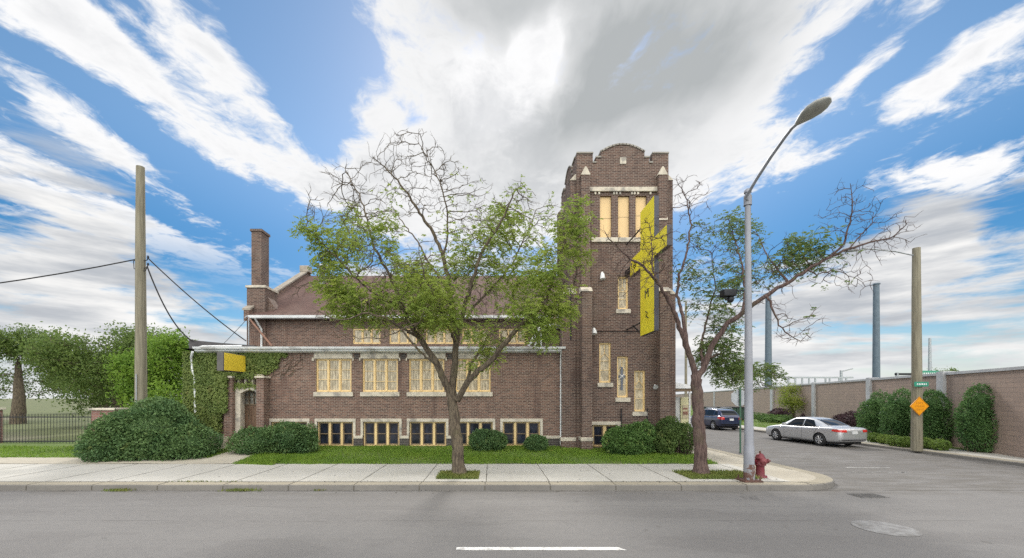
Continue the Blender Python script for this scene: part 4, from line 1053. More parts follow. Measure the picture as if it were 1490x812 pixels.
T1 = [
 ([(668,692,0),(667,665,0),(663,625,0),(659,595,0),(657,572,0)], .195, .155),
 ([(657,572,0),(661,540,.1),(663,508,.2),(663,480,.2),(659,450,.2),(655,428,.2),(650,395,.3),(641,362,.3),(630,338,.3),(615,316,.3),(597,288,.3),(578,262,.2),(560,243,.2),(545,231,.1)], .120, .014),
 ([(657,573,0),(648,558,-.2),(639,535,-.4),(630,519,-.5),(609,491,-.8),(595,469,-1.),(589,451,-1.1),(572,440,-1.2),(554,434,-1.3),(530,441,-1.5),(505,437,-1.6),(480,425,-1.7)], .120, .02),
 ([(658,576,0),(667,581,-.1),(680,555,-.4),(697,540,-.6),(714,526,-.8),(736,498,-1.1),(757,473,-1.3),(775,455,-1.4),(793,437,-1.5),(812,386,-1.6),(822,345,-1.6),(838,310,-1.6)], .105, .02),
 ([(680,555,-.4),(685,533,-.2),(696,512,0),(712,490,.3),(735,470,.6),(760,452,.9)], .05, .018),
 ([(663,510,.2),(667,484,0),(675,450,-.4),(685,420,-.6),(700,368,-.8),(723,334,-1),(740,300,-1.1),(751,275,-1.1)], .085, .016),
 ([(655,428,.2),(640,405,.9),(622,380,1.5),(607,350,2.),(590,330,2.3),(570,300,2.4)], .05, .014),
 ([(645,375,.3),(652,340,.1),(650,300,-.1),(640,265,-.2),(625,235,-.3),(610,208,-.4)], .034, .010),
 ([(667,484,.1),(690,445,.8),(720,415,1.5),(745,385,2.),(765,345,2.2),(780,305,2.3)], .055, .014),
 ([(589,451,-1.1),(577,420,-1.),(560,390,-.9),(545,360,-.8),(535,330,-.7),(530,300,-.7),(512,265,-.6),(502,245,-.5)], .05, .012),
 ([(609,491,-.8),(590,480,-1.4),(560,462,-2.),(535,455,-2.3),(510,462,-2.4),(490,466,-2.4),(462,452,-2.4)], .04, .010),
 ([(641,535,-.4),(620,520,.6),(600,500,1.2),(575,470,1.6),(550,430,1.9),(520,400,2.),(490,380,2.)], .05, .014),
 ([(663,500,.2),(650,470,-.8),(635,440,-1.6),(620,410,-2.),(610,370,-2.2)], .045, .012),
 ([(758,472,-1.3),(785,470,-1.),(810,455,-.7),(835,425,-.5)], .035, .012),
 ([(590,486,-1.),(610,470,-1.8),(560,490,-2.2),(525,492,-2.3),(500,487,-2.3)], .026, .008),
 ([(554,434,-1.3),(525,410,-1.6),(490,375,-1.8),(465,350,-1.8),(445,330,-1.7)], .034, .010),
]
B1 = [ # px, py, radius px, depth, leaves per node, attractor density
 (500,382,42,-1.4,3.0,1.0),(545,345,42,-.6,3.2,1.),(555,400,48,-1.4,3.4,1.),(505,435,34,-1.6,3.2,1.),(595,415,44,1.6,3.0,.9),(470,350,24,-1.7,1.8,.7),(560,300,26,-.4,1.6,.6),(445,335,15,-1.7,2.5,.8),
 (550,440,40,-1.8,3.2,1.),(520,340,40,1.5,2.4,.8),(485,410,28,-1.5,3.2,1.),(610,450,40,-1.2,2.5,.9),
 (640,440,48,-1.4,2.6,.9),(690,405,46,-.4,2.8,.9),(690,345,40,-.8,2.2,.8),(635,385,34,-1.6,1.8,.7),(730,335,40,1.6,2.4,.8),(755,295,34,-1.1,1.8,.8),(745,415,46,1.4,2.6,.8),(700,470,36,.8,2.6,.9),(655,330,30,.4,1.3,.7),
 (800,400,40,-1.5,3.0,.9),(832,335,30,-1.6,3.6,1.0),(838,302,20,-1.6,3.4,1.),(803,450,36,-1.1,3.2,.9),(762,470,42,-1.3,3.0,.9),(722,500,36,-.9,3.4,1.),(790,492,20,-1.3,3.4,1.),(838,385,28,-1.,3.0,.9),(822,432,26,-.6,3.0,.9),(690,533,14,-.5,2.4,1.),(715,520,20,.4,3.0,1.),(780,350,30,2.2,1.9,.7),(800,310,24,1.6,1.5,.7),
 (605,255,62,-.1,.0,.55),(510,290,46,-.5,.02,.5),(465,305,30,-1.6,.0,.5),(570,235,34,.2,.0,.6),(655,265,34,-.3,.03,.6),(690,295,38,.6,.12,.5),(475,470,24,-2.4,.0,.7),(505,488,16,-2.3,.0,.9),(555,480,26,-2.2,.25,.7),(435,420,18,-1.7,.05,.7),(525,250,24,-.5,.0,.6),
]
street_tree('broad leafy street tree with bare top twigs growing from the grass square before the church', (668,692), 13.2, T1, B1, M['bark'], M['leaf_tree'], 8200, .19)
T2 = [
 ([(1020,690,0),(1019,650,0),(1016,600,0),(1014,565,0),(1013,548,0)], .20, .160),
 ([(1013,548,0),(1003,515,-.1),(988,475,-.3),(975,440,-.5),(957,412,-.8),(936,388,-1.),(912,372,-1.2),(890,352,-1.4),(880,338,-1.4)], .098, .010),
 ([(1013,548,0),(1023,539,0),(1036,502,-.1),(1058,470,-.3),(1081,455,-.5),(1116,429,-.8),(1147,411,-1.),(1175,393,-1.2),(1206,375,-1.3),(1235,362,-1.4),(1265,354,-1.5),(1298,344,-1.5),(1319,327,-1.5)], .098, .010),
 ([(1000,508,-.1),(996,470,.2),(985,430,.5),(988,404,.6),(998,370,.7),(1006,327,.8),(999,292,.8),(985,262,.8)], .065, .010),
 ([(1206,375,-1.3),(1228,355,-1.4),(1237,323,-1.4),(1240,292,-1.5),(1238,267,-1.5)], .034, .008),
 ([(1116,429,-.8),(1121,446,-.9),(1134,473,-1.),(1148,487,-1.1),(1166,497,-1.2)], .035, .010),
 ([(1081,455,-.5),(1085,420,.2),(1080,385,.8),(1070,350,1.1),(1060,320,1.2)], .05, .012),
 ([(957,412,-.8),(948,385,-.6),(949,356,-.5),(945,325,-.4)], .030, .008),
 ([(1030,520,0),(1050,515,.8),(1075,525,1.4),(1105,540,1.8)], .045, .012),
 ([(1147,411,-1.),(1130,390,-.3),(1115,370,.3),(1105,345,.6)], .04, .010),
 ([(1023,539,0),(1020,500,.9),(1030,460,1.5),(1040,420,1.8),(1035,370,2.)], .05, .012),
 ([(1235,362,-1.4),(1255,340,-1.3),(1268,325,-1.3),(1272,310,-1.3)], .02, .008),
 ([(1175,393,-1.2),(1190,400,-1.2),(1210,392,-1.2),(1230,398,-1.2),(1255,410,-1.2)], .02, .007),
]
B2 = [
 (1040,360,32,1.6,1.0,.6),(1060,405,34,1.2,2.2,.8),(1080,350,30,1.2,1.7,.8),(1110,395,30,.2,2.6,.9),(1150,372,30,-.6,2.6,.9),(1182,372,24,-1.,2.4,.9),(1050,470,30,1.,1.9,.8),(1042,512,30,.8,2.8,1.),(1062,540,26,1.,2.8,1.),(1105,548,26,1.8,3.0,1.),(1088,545,18,1.4,3.,1.),(1030,440,28,1.6,1.4,.7),(1005,400,24,.6,1.,.7),(1015,345,24,.9,.8,.7),(1135,400,28,-.8,2.2,.9),(1060,325,22,1.2,1.3,.7),(1130,430,22,-.6,1.3,.7),(1130,550,14,1.9,2.4,1.),
 (930,390,46,-1.,.0,.6),(965,370,36,-.5,.02,.6),(1000,290,34,.8,.0,.6),(895,358,20,-1.4,0,.7),(1235,310,38,-1.4,.0,.6),(1285,345,38,-1.5,.0,.6),(1155,475,34,-1.1,.05,.6),(1215,385,34,-1.2,.15,.6),(945,340,30,-.5,0,.5),(1250,405,24,-1.2,.05,.6),(1200,350,24,-1.2,.5,.6),(970,450,20,-.4,0,.6),
]
street_tree('half bare street tree with reddish trunk standing on the grass strip beside the lamp post', (1020,690), 13.4, T2, B2, M['bark2'], M['leaf_tree2'], 5200, .192)

# ================================================================== shrubs against the church
bush('shrub', 'very large dark green shrub filling the corner left of the church door', 'shrub', [(-13.8,17.0,1.0,1.75,1.5,1.42),(-12.3,16.7,.62,1.20,1.10,.86),(-14.9,16.7,.75,1.2,1.2,1.15),(-14.2,17.8,1.5,1.1,1.1,1.12),(-13.2,16.2,.55,1.5,.75,.75),(-14.4,16.2,.6,1.1,.75,.75)], M['leaf_bush'], 40000, .12, .06)
bush('shrub', 'wide dark shrub in front of the first basement window beside the door path', 'shrub', [(-9.6,17.3,.72,1.15,.75,.62),(-8.5,17.5,.88,.95,.75,.70),(-7.85,17.5,.75,.5,.5,.6)], M['leaf_bush'], 13000, .095, .055)
bush('shrub', 'rounded clipped shrub just right of the big street tree trunk', 'shrub', [(-.35,17.9,.76,.62,.55,.47),(.15,17.95,.72,.55,.5,.43)], M['leaf_bush'], 8000, .07, .045, noise_amp=.08)
bush('shrub', 'smallest round shrub, in front of the last basement window by the downspout', 'shrub', [(1.94,17.95,.62,.5,.48,.36)], M['leaf_bush'], 4500, .065, .04, noise_amp=.07)
bush('shrub', 'loose green shrub under the stair windows of the tower', 'shrub', [(5.30,17.2,.78,.72,.55,.60),(6.12,17.25,.88,.70,.6,.70),(5.7,16.95,.6,.6,.45,.42)], M['leaf_bush2'], 11000, .09, .055)
bush('shrub', 'shrub at the tower corner with bare twiggy side facing the street tree', 'shrub', [(7.38,17.3,1.02,.58,.6,.74),(7.9,17.2,.92,.45,.5,.62),(7.1,17.1,.7,.42,.5,.5)], M['leaf_bush3'], 8000, .09, .055)
tw = MB()
for _ in range(60):
    a = Vector((rng.uniform(7.5,8.15), 17.0+rng.uniform(-.1,.3), .2)); tw.tube([a, a+Vector((rng.uniform(-.1,.25),rng.uniform(-.25,0),rng.uniform(.3,.6))), a+Vector((rng.uniform(-.1,.35),rng.uniform(-.35,0),rng.uniform(.6,1.1)))], [.012,.008,.003], 4)
tw.build('bare_twig', M['bark2'], bpy.data.objects['shrub.005'])
# ivy climbing over the left end of the aisle
def ivy():
    t = thing('ivy', 'green ivy covering the brick wall left of and above the church door', 'climbing plant', (-12.5, WY-.05, .3))
    n = 52000; X = rng.uniform(AX0-.12, -9.3, n); Z = rng.uniform(.5, TOPZ+.02, n)
    # density falls off towards the right and down over the door
    px = X/WY*F+PX; py = HY-(Z-CAMZ)/WY*F
    w = np.sin(X*3.1+Z*2.)*.5+np.sin(X*1.3-Z*3.7)*.5+np.sin(X*7+Z*5)*.3
    lim = 428 - np.clip((py-515)/1.0, 0, 40)*1.0 + w*9
    d_ = np.clip((lim-px)/34, 0, 1)
    d_ *= np.where((py > 546+w*5), np.clip((345+w*3-px)/6, 0, 1), 1)          # beside the portal only
    d_ *= np.where(py > 600, np.clip((640-py)/40, 0, 1)*np.clip((326-px)/14+.2, 0, 1), 1)
    d_ *= .72+.28*np.sign(w+.25)
    k = rng.random(n) < d_
    X, Z = X[k], Z[k]; onp = (X > XW(325)) & (X < XW(343)) & (Z < ZW(548)); Yp = np.where(onp, WY-.56, WY-.03)-rng.random(len(X))**1.6*.12
    C = np.stack([X, Yp, Z],1); D = rng.normal(size=C.shape)*np.array([.8,.25,.6])+np.array([0,-.35,-.5])
    V, Fc = leaf_quads(C, .105, .085, D, .2, N=np.array([[0,-1.,.25]])); np_mesh('foliage', V, Fc, 4, M['leaf_ivy'], t)
    n = 900; X = rng.uniform(-11.6,-10.3,n); Z = np.where(rng.random(n) < .5, rng.normal(ZW(562), .07, n), rng.normal(ZW(547), .08, n)); k = rng.random(n) < np.clip((-10.35-X)/.9,.15,1); X, Z = X[k], Z[k]
    C = np.stack([X, WY-.31-rng.random(len(X))*.08, Z],1); D = rng.normal(size=C.shape)*np.array([.8,.25,.6])+np.array([0,-.35,-.5]); V, Fc = leaf_quads(C, .10, .08, D, .2, N=np.array([[0,-1.,.25]])); np_mesh('foliage', V, Fc, 4, M['leaf_ivy'], t)
    # a fringe on the left end wall
    n = 5000; C = np.stack([AX0-.03-rng.random(n)**1.6*.12, rng.uniform(WY,21.6,n), rng.uniform(.6,TOPZ,n)],1); V, Fc = leaf_quads(C, .105, .085, rng.normal(size=C.shape)*np.array([.25,.8,.6])+np.array([-.35,0,-.5]), .2, N=np.array([[-1.,0,.25]])); np_mesh('foliage', V, Fc, 4, M['leaf_ivy'], t)
    m = MB()
    for k in range(46):
        x = rng.uniform(AX0+.1, -10.9) if k < 26 else rng.uniform(-10.9,-9.2); z = rng.uniform(.4,1.) if k < 26 else rng.uniform(3.4,3.9); p = [(x,WY-.012,z)]
        while z < 4.6 and len(p) < 14: x += rng.normal()*.12+(.05 if k >= 26 else 0); z += rng.uniform(.15,.45) if k < 26 else rng.uniform(.02,.2); p.append((x,WY-.012,z))
        m.tube(p, np.linspace(.010,.004,len(p)), 4)
    m.build('vine', M['bark'], t)
ivy()
# ================================================================== trees behind, left of the church
def back_tree(label, x, y, top, w, mat, seed_n, group=None, trunk_h=2.2, name='background_tree', n_leaf=1., L=.20, leanb=0., base_z=.28):
    t = thing(name, label, 'tree', (x, y, base_z), group)
    limbs = [([Vector((x,y,base_z-.05)), Vector((x+.1,y,base_z+trunk_h)), Vector((x-.1,y+.1,base_z+trunk_h+(top-trunk_h)*.5))], w*.055, w*.02)]
    A = []
    nb = 9
    for k in range(nb):
        a = 2*math.pi*k/nb+rng.uniform(0,.5); q = rng.uniform(.25,.72); cz_ = base_z+trunk_h*.7+(top-trunk_h*.7)*(rng.uniform(.12,.85))
        rr = w*.5*rng.uniform(.36,.52)*(1.15-.55*(cz_/top)); c = np.array([x+math.cos(a)*w*.5*q*(1.25-.6*cz_/top), y+math.sin(a)*w*.5*q, cz_])
        kk = int(seed_n/nb); u = rng.normal(size=(kk,3)); u /= np.linalg.norm(u,axis=1,keepdims=True); A.append(c+u*(rng.random(kk)**.4)[:,None]*rr*np.array([1,1,.85]))
    A = np.concatenate(A); A = A[(A[:,2] > base_z+.5) & (A[:,2] < base_z+top)]
    N, par, rad, limb, ch = grow(limbs, A, step=.36, kill=.5, infl=4., iters=60, jit=.3, tip_r=.010)
    tree_mesh(N, par, rad, ch, MB()).build('trunk', M['bark'], t)
    C = np.repeat(A, int(11*n_leaf), axis=0); C = C+rng.normal(size=C.shape)*.26
    V, Fc = leaf_quads(C, L, L*.55, None, .3); np_mesh('crown', V, Fc, 4, mat, t); return t
back_tree('broad green tree left of the utility pole, beyond the brick pier', -29.6, 33, 7.9, 11.5, M['leaf_far'], 2600)
back_tree('bright yellow green tree between the utility pole and the church', -22.6, 28.5, 8.3, 6.2, M['leaf_bright'], 1900)
back_tree('broad tree farthest left, behind the side lawn', -41, 36, 8.2, 10, M['leaf_far'], 1500)
back_tree('low bright sapling at the foot of the utility pole behind the large shrub', -18.2, 22.0, 3.1, 3.0, M['leaf_bright'], 420, trunk_h=.5, L=.17)
back_tree('distant dark tree far behind the left lawn, beyond the other trees', -56, 60, 9.5, 13, M['leaf_far'], 1100, L=.3)
back_tree('distant tree whose top shows left behind the bright green tree', -34, 52, 9.0, 11, M['leaf_far'], 1000, L=.3)
# ================================================================== signs on the church
def cross_sign():
    sxp, Yf, Yn = 5.92, 16.55, 15.15
    t = thing('cross_sign', 'tall yellow cross shaped sign projecting from the tower front', 'sign', (sxp, 17, CAMZ+2.4))
    th = .20; x0, x1 = sxp-.0, sxp+th
    def z_(py, Y): return CAMZ+(HY-py)/F*Y
    ztop, zbot = 9.95, 5.03; ca, cb = 7.74, 8.43
    ya, yb = 14.05, 17.75
    out = [(Yn,ztop),(Yn,cb),(ya,cb),(ya,ca),(Yn,ca),(Yn,zbot),(Yf,zbot),(Yf,ca),(yb,ca),(yb,cb),(Yf,cb),(Yf,ztop)]
    m = MB()
    for f in range(1): pass
    n = len(out); vs = [(x0+.012,p[0],p[1]) for p in out]+[(x1-.012,p[0],p[1]) for p in out]
    m.add(vs, [(i,n+i,n+(i+1)%n,(i+1)%n) for i in range(n)])
    m.build('sign_edge', M['navy'], t)
    def face(x, flip):
        f = MB()
        q = [[(Yn,zbot),(Yf,zbot),(Yf,ca),(Yn,ca)],[(ya,ca),(yb,ca),(yb,cb),(ya,cb)],[(Yn,cb),(Yf,cb),(Yf,ztop),(Yn,ztop)]]
        for r in q: f.add([(x,a,b) for a,b in r], [(3,2,1,0) if flip else (0,1,2,3)])
        return f
    face(x0+.010, True).build('sign_face', M['yellow'], t); face(x1-.010, False).build('sign_face', M['yellow'], t)
    # weathered lettering running down the post, a darker emblem on the arm
    lt = MB(); ym = (Yn+Yf)/2
    def mark(y, z, s_, pts): lt.tube([(x0+.004, y+a*s_, z+b*s_) for a, b in pts], .022, 4, smooth=False)
    mark(ym, 6.55, .15, [(-1,-1),(-1,1),(0,0),(1,1),(1,-1)]); mark(ym, 5.75, .15, [(1,1),(-.6,.3),(.6,-.3),(-1,-1)])
    mark(17.2, 8.06, .17, [(-1,0),(0,.8),(1,0),(0,-.8),(-1,0)]); mark(17.2, 8.06, .07, [(-1,0),(1,0)])
    lt.build_parts('lettering', M['darkmetal'], t)
    br = MB()
    br.tube([(sxp+.02,Yf,5.15),(X_at(922,TY)-.02,TY,ZT(474))], .035, 6); br.tube([(sxp+.1,Yf,9.4),(sxp+.1,TY,9.4)], .03, 6); br.tube([(sxp+.1,Yf,5.6),(sxp+.1,TY,5.6)], .03, 6); br.box(sxp+.02, sxp+.18, 17.7, TY-.003, 7.95, 8.2)
    br.build_parts('bracket', M['darkmetal'], t)
cross_sign()
def box_sign():
    xs, yn, yf = -11.15, 17.32, 18.88
    t = thing('box_sign', 'yellow faded lightbox sign projecting above the church door', 'sign', (xs-.14, 18.1, 3.7))
    MB().bevbox(xs-.29, xs-.012, yn, yf, 3.70, 4.50, .015).build('sign_cabinet', pbr('grey_cabinet', (.10,.095,.09), (.075,.07,.068), 4, .6), t)
    m, b = newmat('faded_yellow_panel'); sp = E.nt.nodes.new('ShaderNodeSeparateXYZ'); E.nt.links.new(pos(), sp.inputs[0]); y, z = E(sp.outputs[1]), E(sp.outputs[2])
    rows = smooth(E.m('SINE', z*70.), .2, .8)*smooth(noise(comb(y*7., z*1.2, 0.), 3., 4), .48, .62)
    E.nt.links.new(mixc(rows*.35, (.80,.60,.055), (.55,.40,.06)), b.inputs['Base Color']); b.inputs['Roughness'].default_value = .4
    MB().bevbox(xs-.011, xs+.004, yn+.05, yf-.03, 3.735, 4.465, .004).build('sign_panel', m, t)
    MB().tube([(xs-.15,yf-.01,4.35),(xs-.15,WY,4.35)], .03, 6).tube([(xs-.15,yf-.01,3.85),(xs-.15,WY,3.85)], .03, 6).build('bracket', M['darkmetal'], t)
box_sign()
def flood(p, label, d_):
    t = thing('floodlight', label, 'wall light', tuple(p)); p = Vector(p); q = p+Vector(d_)
    m = MB(); m.tube([p+Vector((0,.0,0)), p+Vector((0,-.16,.02))], .035, 6); m.build('arm', M['darkmetal'], t)
    m = MB(); m.tube([p+Vector((0,-.12,.04)), p+Vector((0,-.18,-.02))+Vector(d_)*.25, p+Vector((0,-.18,-.02))+Vector(d_)], [.05,.09,.115], 12); m.build('lamp_head', M['white'], t)
flood((XT(875), TY, ZT(399)), 'white floodlight high on the tower beside the narrow boarded window', (.0,-.05,-.26))
flood((XT(863), TY-.02, ZT(480)), 'small white floodlight low on the tower above the first stair window', (.0,-.06,-.20))
flood((XT(951), TY-.02, ZT(562)), 'tiny white lamp on the tower right of the lowest stair window', (.0,-.04,-.03))
# side entrance canopy and kiosk beyond the tower corner
t = thing('canopy', 'small grey canopy over the side entrance on the right of the tower', 'canopy', (8.9, 20.8, 2.9))
MB().prism([(TX1+.4,3.42),(9.72,3.14),(9.72,3.02),(TX1+.4,3.02)][::-1], 'y', 19.9, 22.0).build('canopy_roof', M['white'], t)
MB().box(TX1+.002, 9.66, 19.95, 21.95, 2.88, 3.018).build('fascia', M['brownsash'], t)
for y in (20.05, 21.85): MB().tube([(9.55,y,.15),(9.55,y,2.88)], .045, 8).build('post', M['white'], t)
t = thing('vending_kiosk', 'tall pale cabinet with a yellow side and red brown notice behind the corner shrub', 'cabinet', (9.35, 20.8, .15))
MB().bevbox(8.95, 9.36, 20.6, 21.2, .16, 2.62, .02).build('cabinet_body', pbr('pale_grey_enamel', (.55,.57,.57), (.46,.48,.48), 3, .5), t)
MB().bevbox(9.362, 9.78, 20.55, 21.1, .155, 2.60, .02).build('side_panel', pbr('pale_yellow_enamel', (.62,.60,.36), (.54,.52,.32), 3, .5), t)
n_ = MB(); n_.bevbox(9.44, 9.72, 20.53, 20.548, 1.55, 2.22, .004); no = n_.build('notice', pbr('notice_tan', (.50,.44,.30), None, 6, .6), t)
n_ = MB(); 
for k in range(4): n_.box(9.48+.06*k, 9.52+.06*k, 20.522, 20.529, 1.72+.03*(k % 2), 1.90)
n_.box(9.47,9.69,20.522,20.529,2.0,2.06); n_.build('printed_mark', pbr('red_brown_ink', (.22,.06,.05), None, 6, .6), no)

# ================================================================== street lamp, hydrant, stop sign
def street_lamp():
    b = P(1090, 700, 12.15); b.z = .15
    t = thing('street_lamp', 'tall grey street lamp at the corner with one curved arm over the road', 'street lamp', tuple(b))
    x, y = b.x, b.y; zt = 8.62
    m = MB(); hh = [.05,.25,.6,1.0,1.05,2,4,6,zt]; rr = [.142,.142,.140,.139,.122,.115,.100,.086,.076]
    m.tube([(x-.04*(h/zt),y,b.z+h if h < zt else zt) for h in hh], rr, 14); xt = x-.04
    m.build('pole', M['greypole'], t)
    MB().lathe([(.147,-.0),(.148,.30),(.144,.45)], (x,y,b.z+.05), 14).build('rusty_collar', M['rustbase'], t)
    MB().bevbox(x-.27, x+.27, y-.24, y+.24, b.z+.0, b.z+.05, .012).build('base_plate', M['rust'], t)
    for sx in (-1,1):
        for sy in (-1,1): MB().lathe([(.03,0),(.03,.06),(.014,.062),(.014,.12),(0,.12)], (x+sx*.21,y+sy*.18,b.z+.051), 6, smooth=False).build('anchor_bolt', M['rust'], t)
    MB().lathe([(.098,-.05),(.098,.02),(.04,.07),(0,.08)], (xt,y,zt), 12).lathe([(.105,0),(.105,.28)], (xt,y,zt-.42), 12).build('pole_cap', M['greypole'], t)
    # arm: rises out over the road towards the viewer
    h = [P(1085,288,12.05), P(1100,262,11.65), P(1122,228,11.1), P(1142,200,10.6), P(1152,187,10.32), P(1162,178,10.1)]
    MB().tube([(xt,y-.05,zt-.32)]+[tuple(p) for p in h], [.045,.045,.042,.04,.038,.036,.04], 8).build('arm', M['darkmetal'] if False else M['greypole'], t)
    # cobra head: flattened teardrop with a lens beneath
    a, e = P(1159,180,10.14), P(1208,142,9.42)
    ax = (e-a); L = ax.length; ax.normalize(); side = Vector((1,0,0)); side = (side-ax*side.dot(ax)).normalized(); up = side.cross(ax)
    if up.z < 0: up = -up
    def blob(widths, hts, offs): 
        m = MB(); n = 14; vs = []
        for k, (s_, w, hh_) in enumerate(zip(offs, widths, hts)):
            for j in range(n):
                q = 2*math.pi*j/n; vs.append(a+ax*L*s_+side*w*math.cos(q)+up*(hh_[0] if math.sin(q) > 0 else hh_[1])*math.sin(q))
        k = len(offs); m.add(vs, [(i*n+j,i*n+(j+1)%n,(i+1)*n+(j+1)%n,(i+1)*n+j) for i in range(k-1) for j in range(n)], True)
        m.add(vs[:n],[tuple(range(n-1,-1,-1))]); m.add(vs[-n:],[tuple(range(n))]); return m
    hd = blob([.05,.11,.20,.245,.225,.15,.04],[(.05,.05),(.08,.06),(.11,.065),(.115,.07),(.10,.065),(.07,.05),(.02,.02)],[0,.12,.32,.55,.75,.92,1.0]).build('lamp_head', pbr('lamp_grey', (.36,.36,.34), (.29,.29,.275), 5, .5), t)
    blob([.05,.16,.20,.17,.05],[(.02,.03),(.02,.055),(.02,.065),(.02,.05),(.01,.02)],[.34,.45,.6,.78,.9]).build('lens', pbr('dull_lens', (.33,.33,.30), (.25,.25,.23), 8, .3), hd).location = (0,0,0)
    # little floodlight camera on a stub arm half way up
    z = CAMZ+(HY-431)/F*12.3; q = P(1060,431,12.5)
    t2 = thing('security_camera', 'dark boxy camera on a stub bracket left of the street lamp pole', 'camera', (x,y+.1,z))
    MB().tube([(x-.03,y+.05,z+.14),(q.x+.1,q.y,q.z+.16)], .022, 6).build('bracket', M['darkmetal'], t2)
    MB().bevbox(q.x-.2, q.x+.18, q.y-.14, q.y+.14, q.z-.02, q.z+.19, .03).build('housing', M['darkmetal'], t2)
    MB().lathe([(.06,.02),(.10,-.04),(.09,-.12),(.05,-.17),(0,-.18)], (q.x+.06,q.y,q.z-.02), 12).tube([(q.x-.16,q.y,q.z),(q.x-.05,q.y-.02,q.z-.12)], .03, 6).build('camera_head', M['darkmetal'], t2)
street_lamp()
def hydrant():
    b = P(1106, 694, 12.75); b.z = .152; x, y, z = b
    red = pbr('hydrant_red', (.165,.017,.028), (.115,.013,.022), 7, .5, bmp=.1, c3=(.12,.03,.028), s3=4.)
    t = thing('fire_hydrant', 'dark red fire hydrant on the corner beside the street lamp', 'fire hydrant', (x,y,z))
    MB().lathe([(.19,0),(.19,.05),(.13,.055),(.125,.07),(.118,.34),(.122,.36),(.16,.365),(.16,.40),(.125,.41),(.128,.56),(.145,.565),(.145,.60),(.125,.615),(.115,.66),(.075,.71),(.03,.73),(0,.732)], (x,y,z), 18).build('barrel', red, t)
    MB().lathe([(.03,0),(.03,.07),(0,.07)], (x,y,z+.728), 5, smooth=False).build('bonnet_nut', M['rust'], t)
    f = MB().lathe([(.10,.02),(.10,-.06),(.085,-.09),(.03,-.095),(.03,-.12),(0,-.12)], (x+.02,y-.10,z+.50), 14, 'y'); f.build('front_cap', pbr('hydrant_red_faded', (.22,.055,.062), (.17,.035,.042), 7, .6), t)
    for sg in (-1, 1):
        c = MB(); pr = [(.062,.0),(.062,.10),(.075,.102),(.075,.15),(.05,.17),(.028,.175),(.028,.215),(0,.216)]
        c.lathe([(r, h*sg) for r, h in pr], (x+sg*.10,y+.01,z+.49), 12, 'x'); c.build('side_cap', red, t)
    for k in range(8):
        a = 2*math.pi*k/8; MB().lathe([(.018,0),(.018,.03),(0,.03)], (x+.148*math.cos(a),y+.148*math.sin(a),z+.40), 6, smooth=False).build('flange_bolt', M['rust'], t)
hydrant()
def stop_sign():
    b = P(1077, 660, 18.1); b.z = .152; x, y = b.x, b.y
    grn = pbr('green_post', (.045,.12,.075), (.03,.085,.055), 6, .6)
    t = thing('stop_sign', 'stop sign seen from its bare grey back, on a green post by the corner', 'stop sign', (x,y,.152))
    MB().prism([(x+p, y+q) for p, q in [(-.035,-.02),(.035,-.02),(.035,.0),(.015,.0),(.015,.025),(-.015,.025),(-.015,.0),(-.035,.0)]], 'z', .155, 3.05).build('post', grn, t)
    a = R(22.5); pts = [(x-.02+.38*math.cos(a+R(45)*k), 2.58+.38*math.sin(a+R(45)*k)) for k in range(8)]
    MB().prism(pts, 'y', y+.028, y+.034).build('sign_plate', M['metal'], t)
    MB().prism([(x-.02+(p[0]-x+.02)*.97, 2.58+(p[1]-2.58)*.97) for p in pts], 'y', y+.0345, y+.0365).build('sign_face', glossy_mat('stop_red', (.5,.03,.03), .4), t)
    MB().lathe([(.06,0),(.06,.03),(0,.03)], (x,y,.153), 8).build('foot', M['darkmetal'], t)
stop_sign()
# ================================================================== utility poles and cables
def util_pole(label, x, y, h, r0, r1, z0=.2, name='utility_pole'):
    t = thing(name, label, 'utility pole', (x,y,z0))
    MB().tube([(x,y,z0-.05),(x,y,z0+h*.4),(x-.02,y,z0+h*.75),(x-.02,y,z0+h)], [r0,r0*.6+r1*.4,r0*.3+r1*.7,r1], 12).build('shaft', M['pole_wood'], t); return t
ux, uy = X_at(205,18.2), 18.2
t = util_pole('tall weathered utility pole rising behind the largest shrub at left', ux, uy, CAMZ+(HY-243)/F*uy-.2, .24, .158)
hz = CAMZ+(HY-380)/F*uy
hw = MB()
for dz in (0, -.32): hw.tube([(ux+.19,uy-.05,hz+dz),(ux+.34,uy-.08,hz+dz+.02),(ux+.38,uy-.08,hz+dz+.14)], .02, 5).lathe([(.03,-.03),(.05,0),(.03,.03),(.045,.06),(0,.08)], (ux+.38,uy-.08,hz+dz+.14), 8)
hw.tube([(ux-.19,uy-.05,hz+.05),(ux-.27,uy-.06,hz-.02),(ux-.25,uy-.06,hz-.35),(ux+.25,uy-.06,hz-.45),(ux+.36,uy-.08,hz-.22)], .018, 5)
hw.build('insulator', M['darkmetal'], t)
rc_ = MB(); 
MB().box(ux-.006, ux+.03, uy-.262, uy-.235, .3, 3.6).build('ground_strip', M['metal'], t)
def cable(label, a, b, sag, r=.016, group=None):
    a, b = Vector(a), Vector(b); pts = [a.lerp(b, i/28)-Vector((0,0,sag*4*(i/28)*(1-i/28))) for i in range(29)]
    tag(MB().tube(pts, r, 5).build('cable', M['black'], None, tuple(a)), label, 'cable', group)
cable('overhead cable dropping from the left utility pole to the church service mast', (ux+.36,uy-.08,hz+.12), (X_at(362,20.6)-.1,20.55,ZW(498,20.6)+.05), .15, .026)
cable('thick cable sagging from the left utility pole to the corner of the church roof', (ux+.34,uy-.08,hz-.25), (AX0+.1,19.2,TOPZ+.55), .55, .03)
cable('cable leaving the left utility pole towards the left edge', (ux-.2,uy-.06,hz+.05), (-50,8,7.2), 2.7, .026)
cable('faint thin wire between the church mast and the far left trees', (X_at(362,20.6)-.05,20.6,ZW(463,20.6)), P(240,560,40), .6, .012)
cable('faint low wire beyond the trees at far left', P(-150,470,60), P(215,500,60), .6, .03)
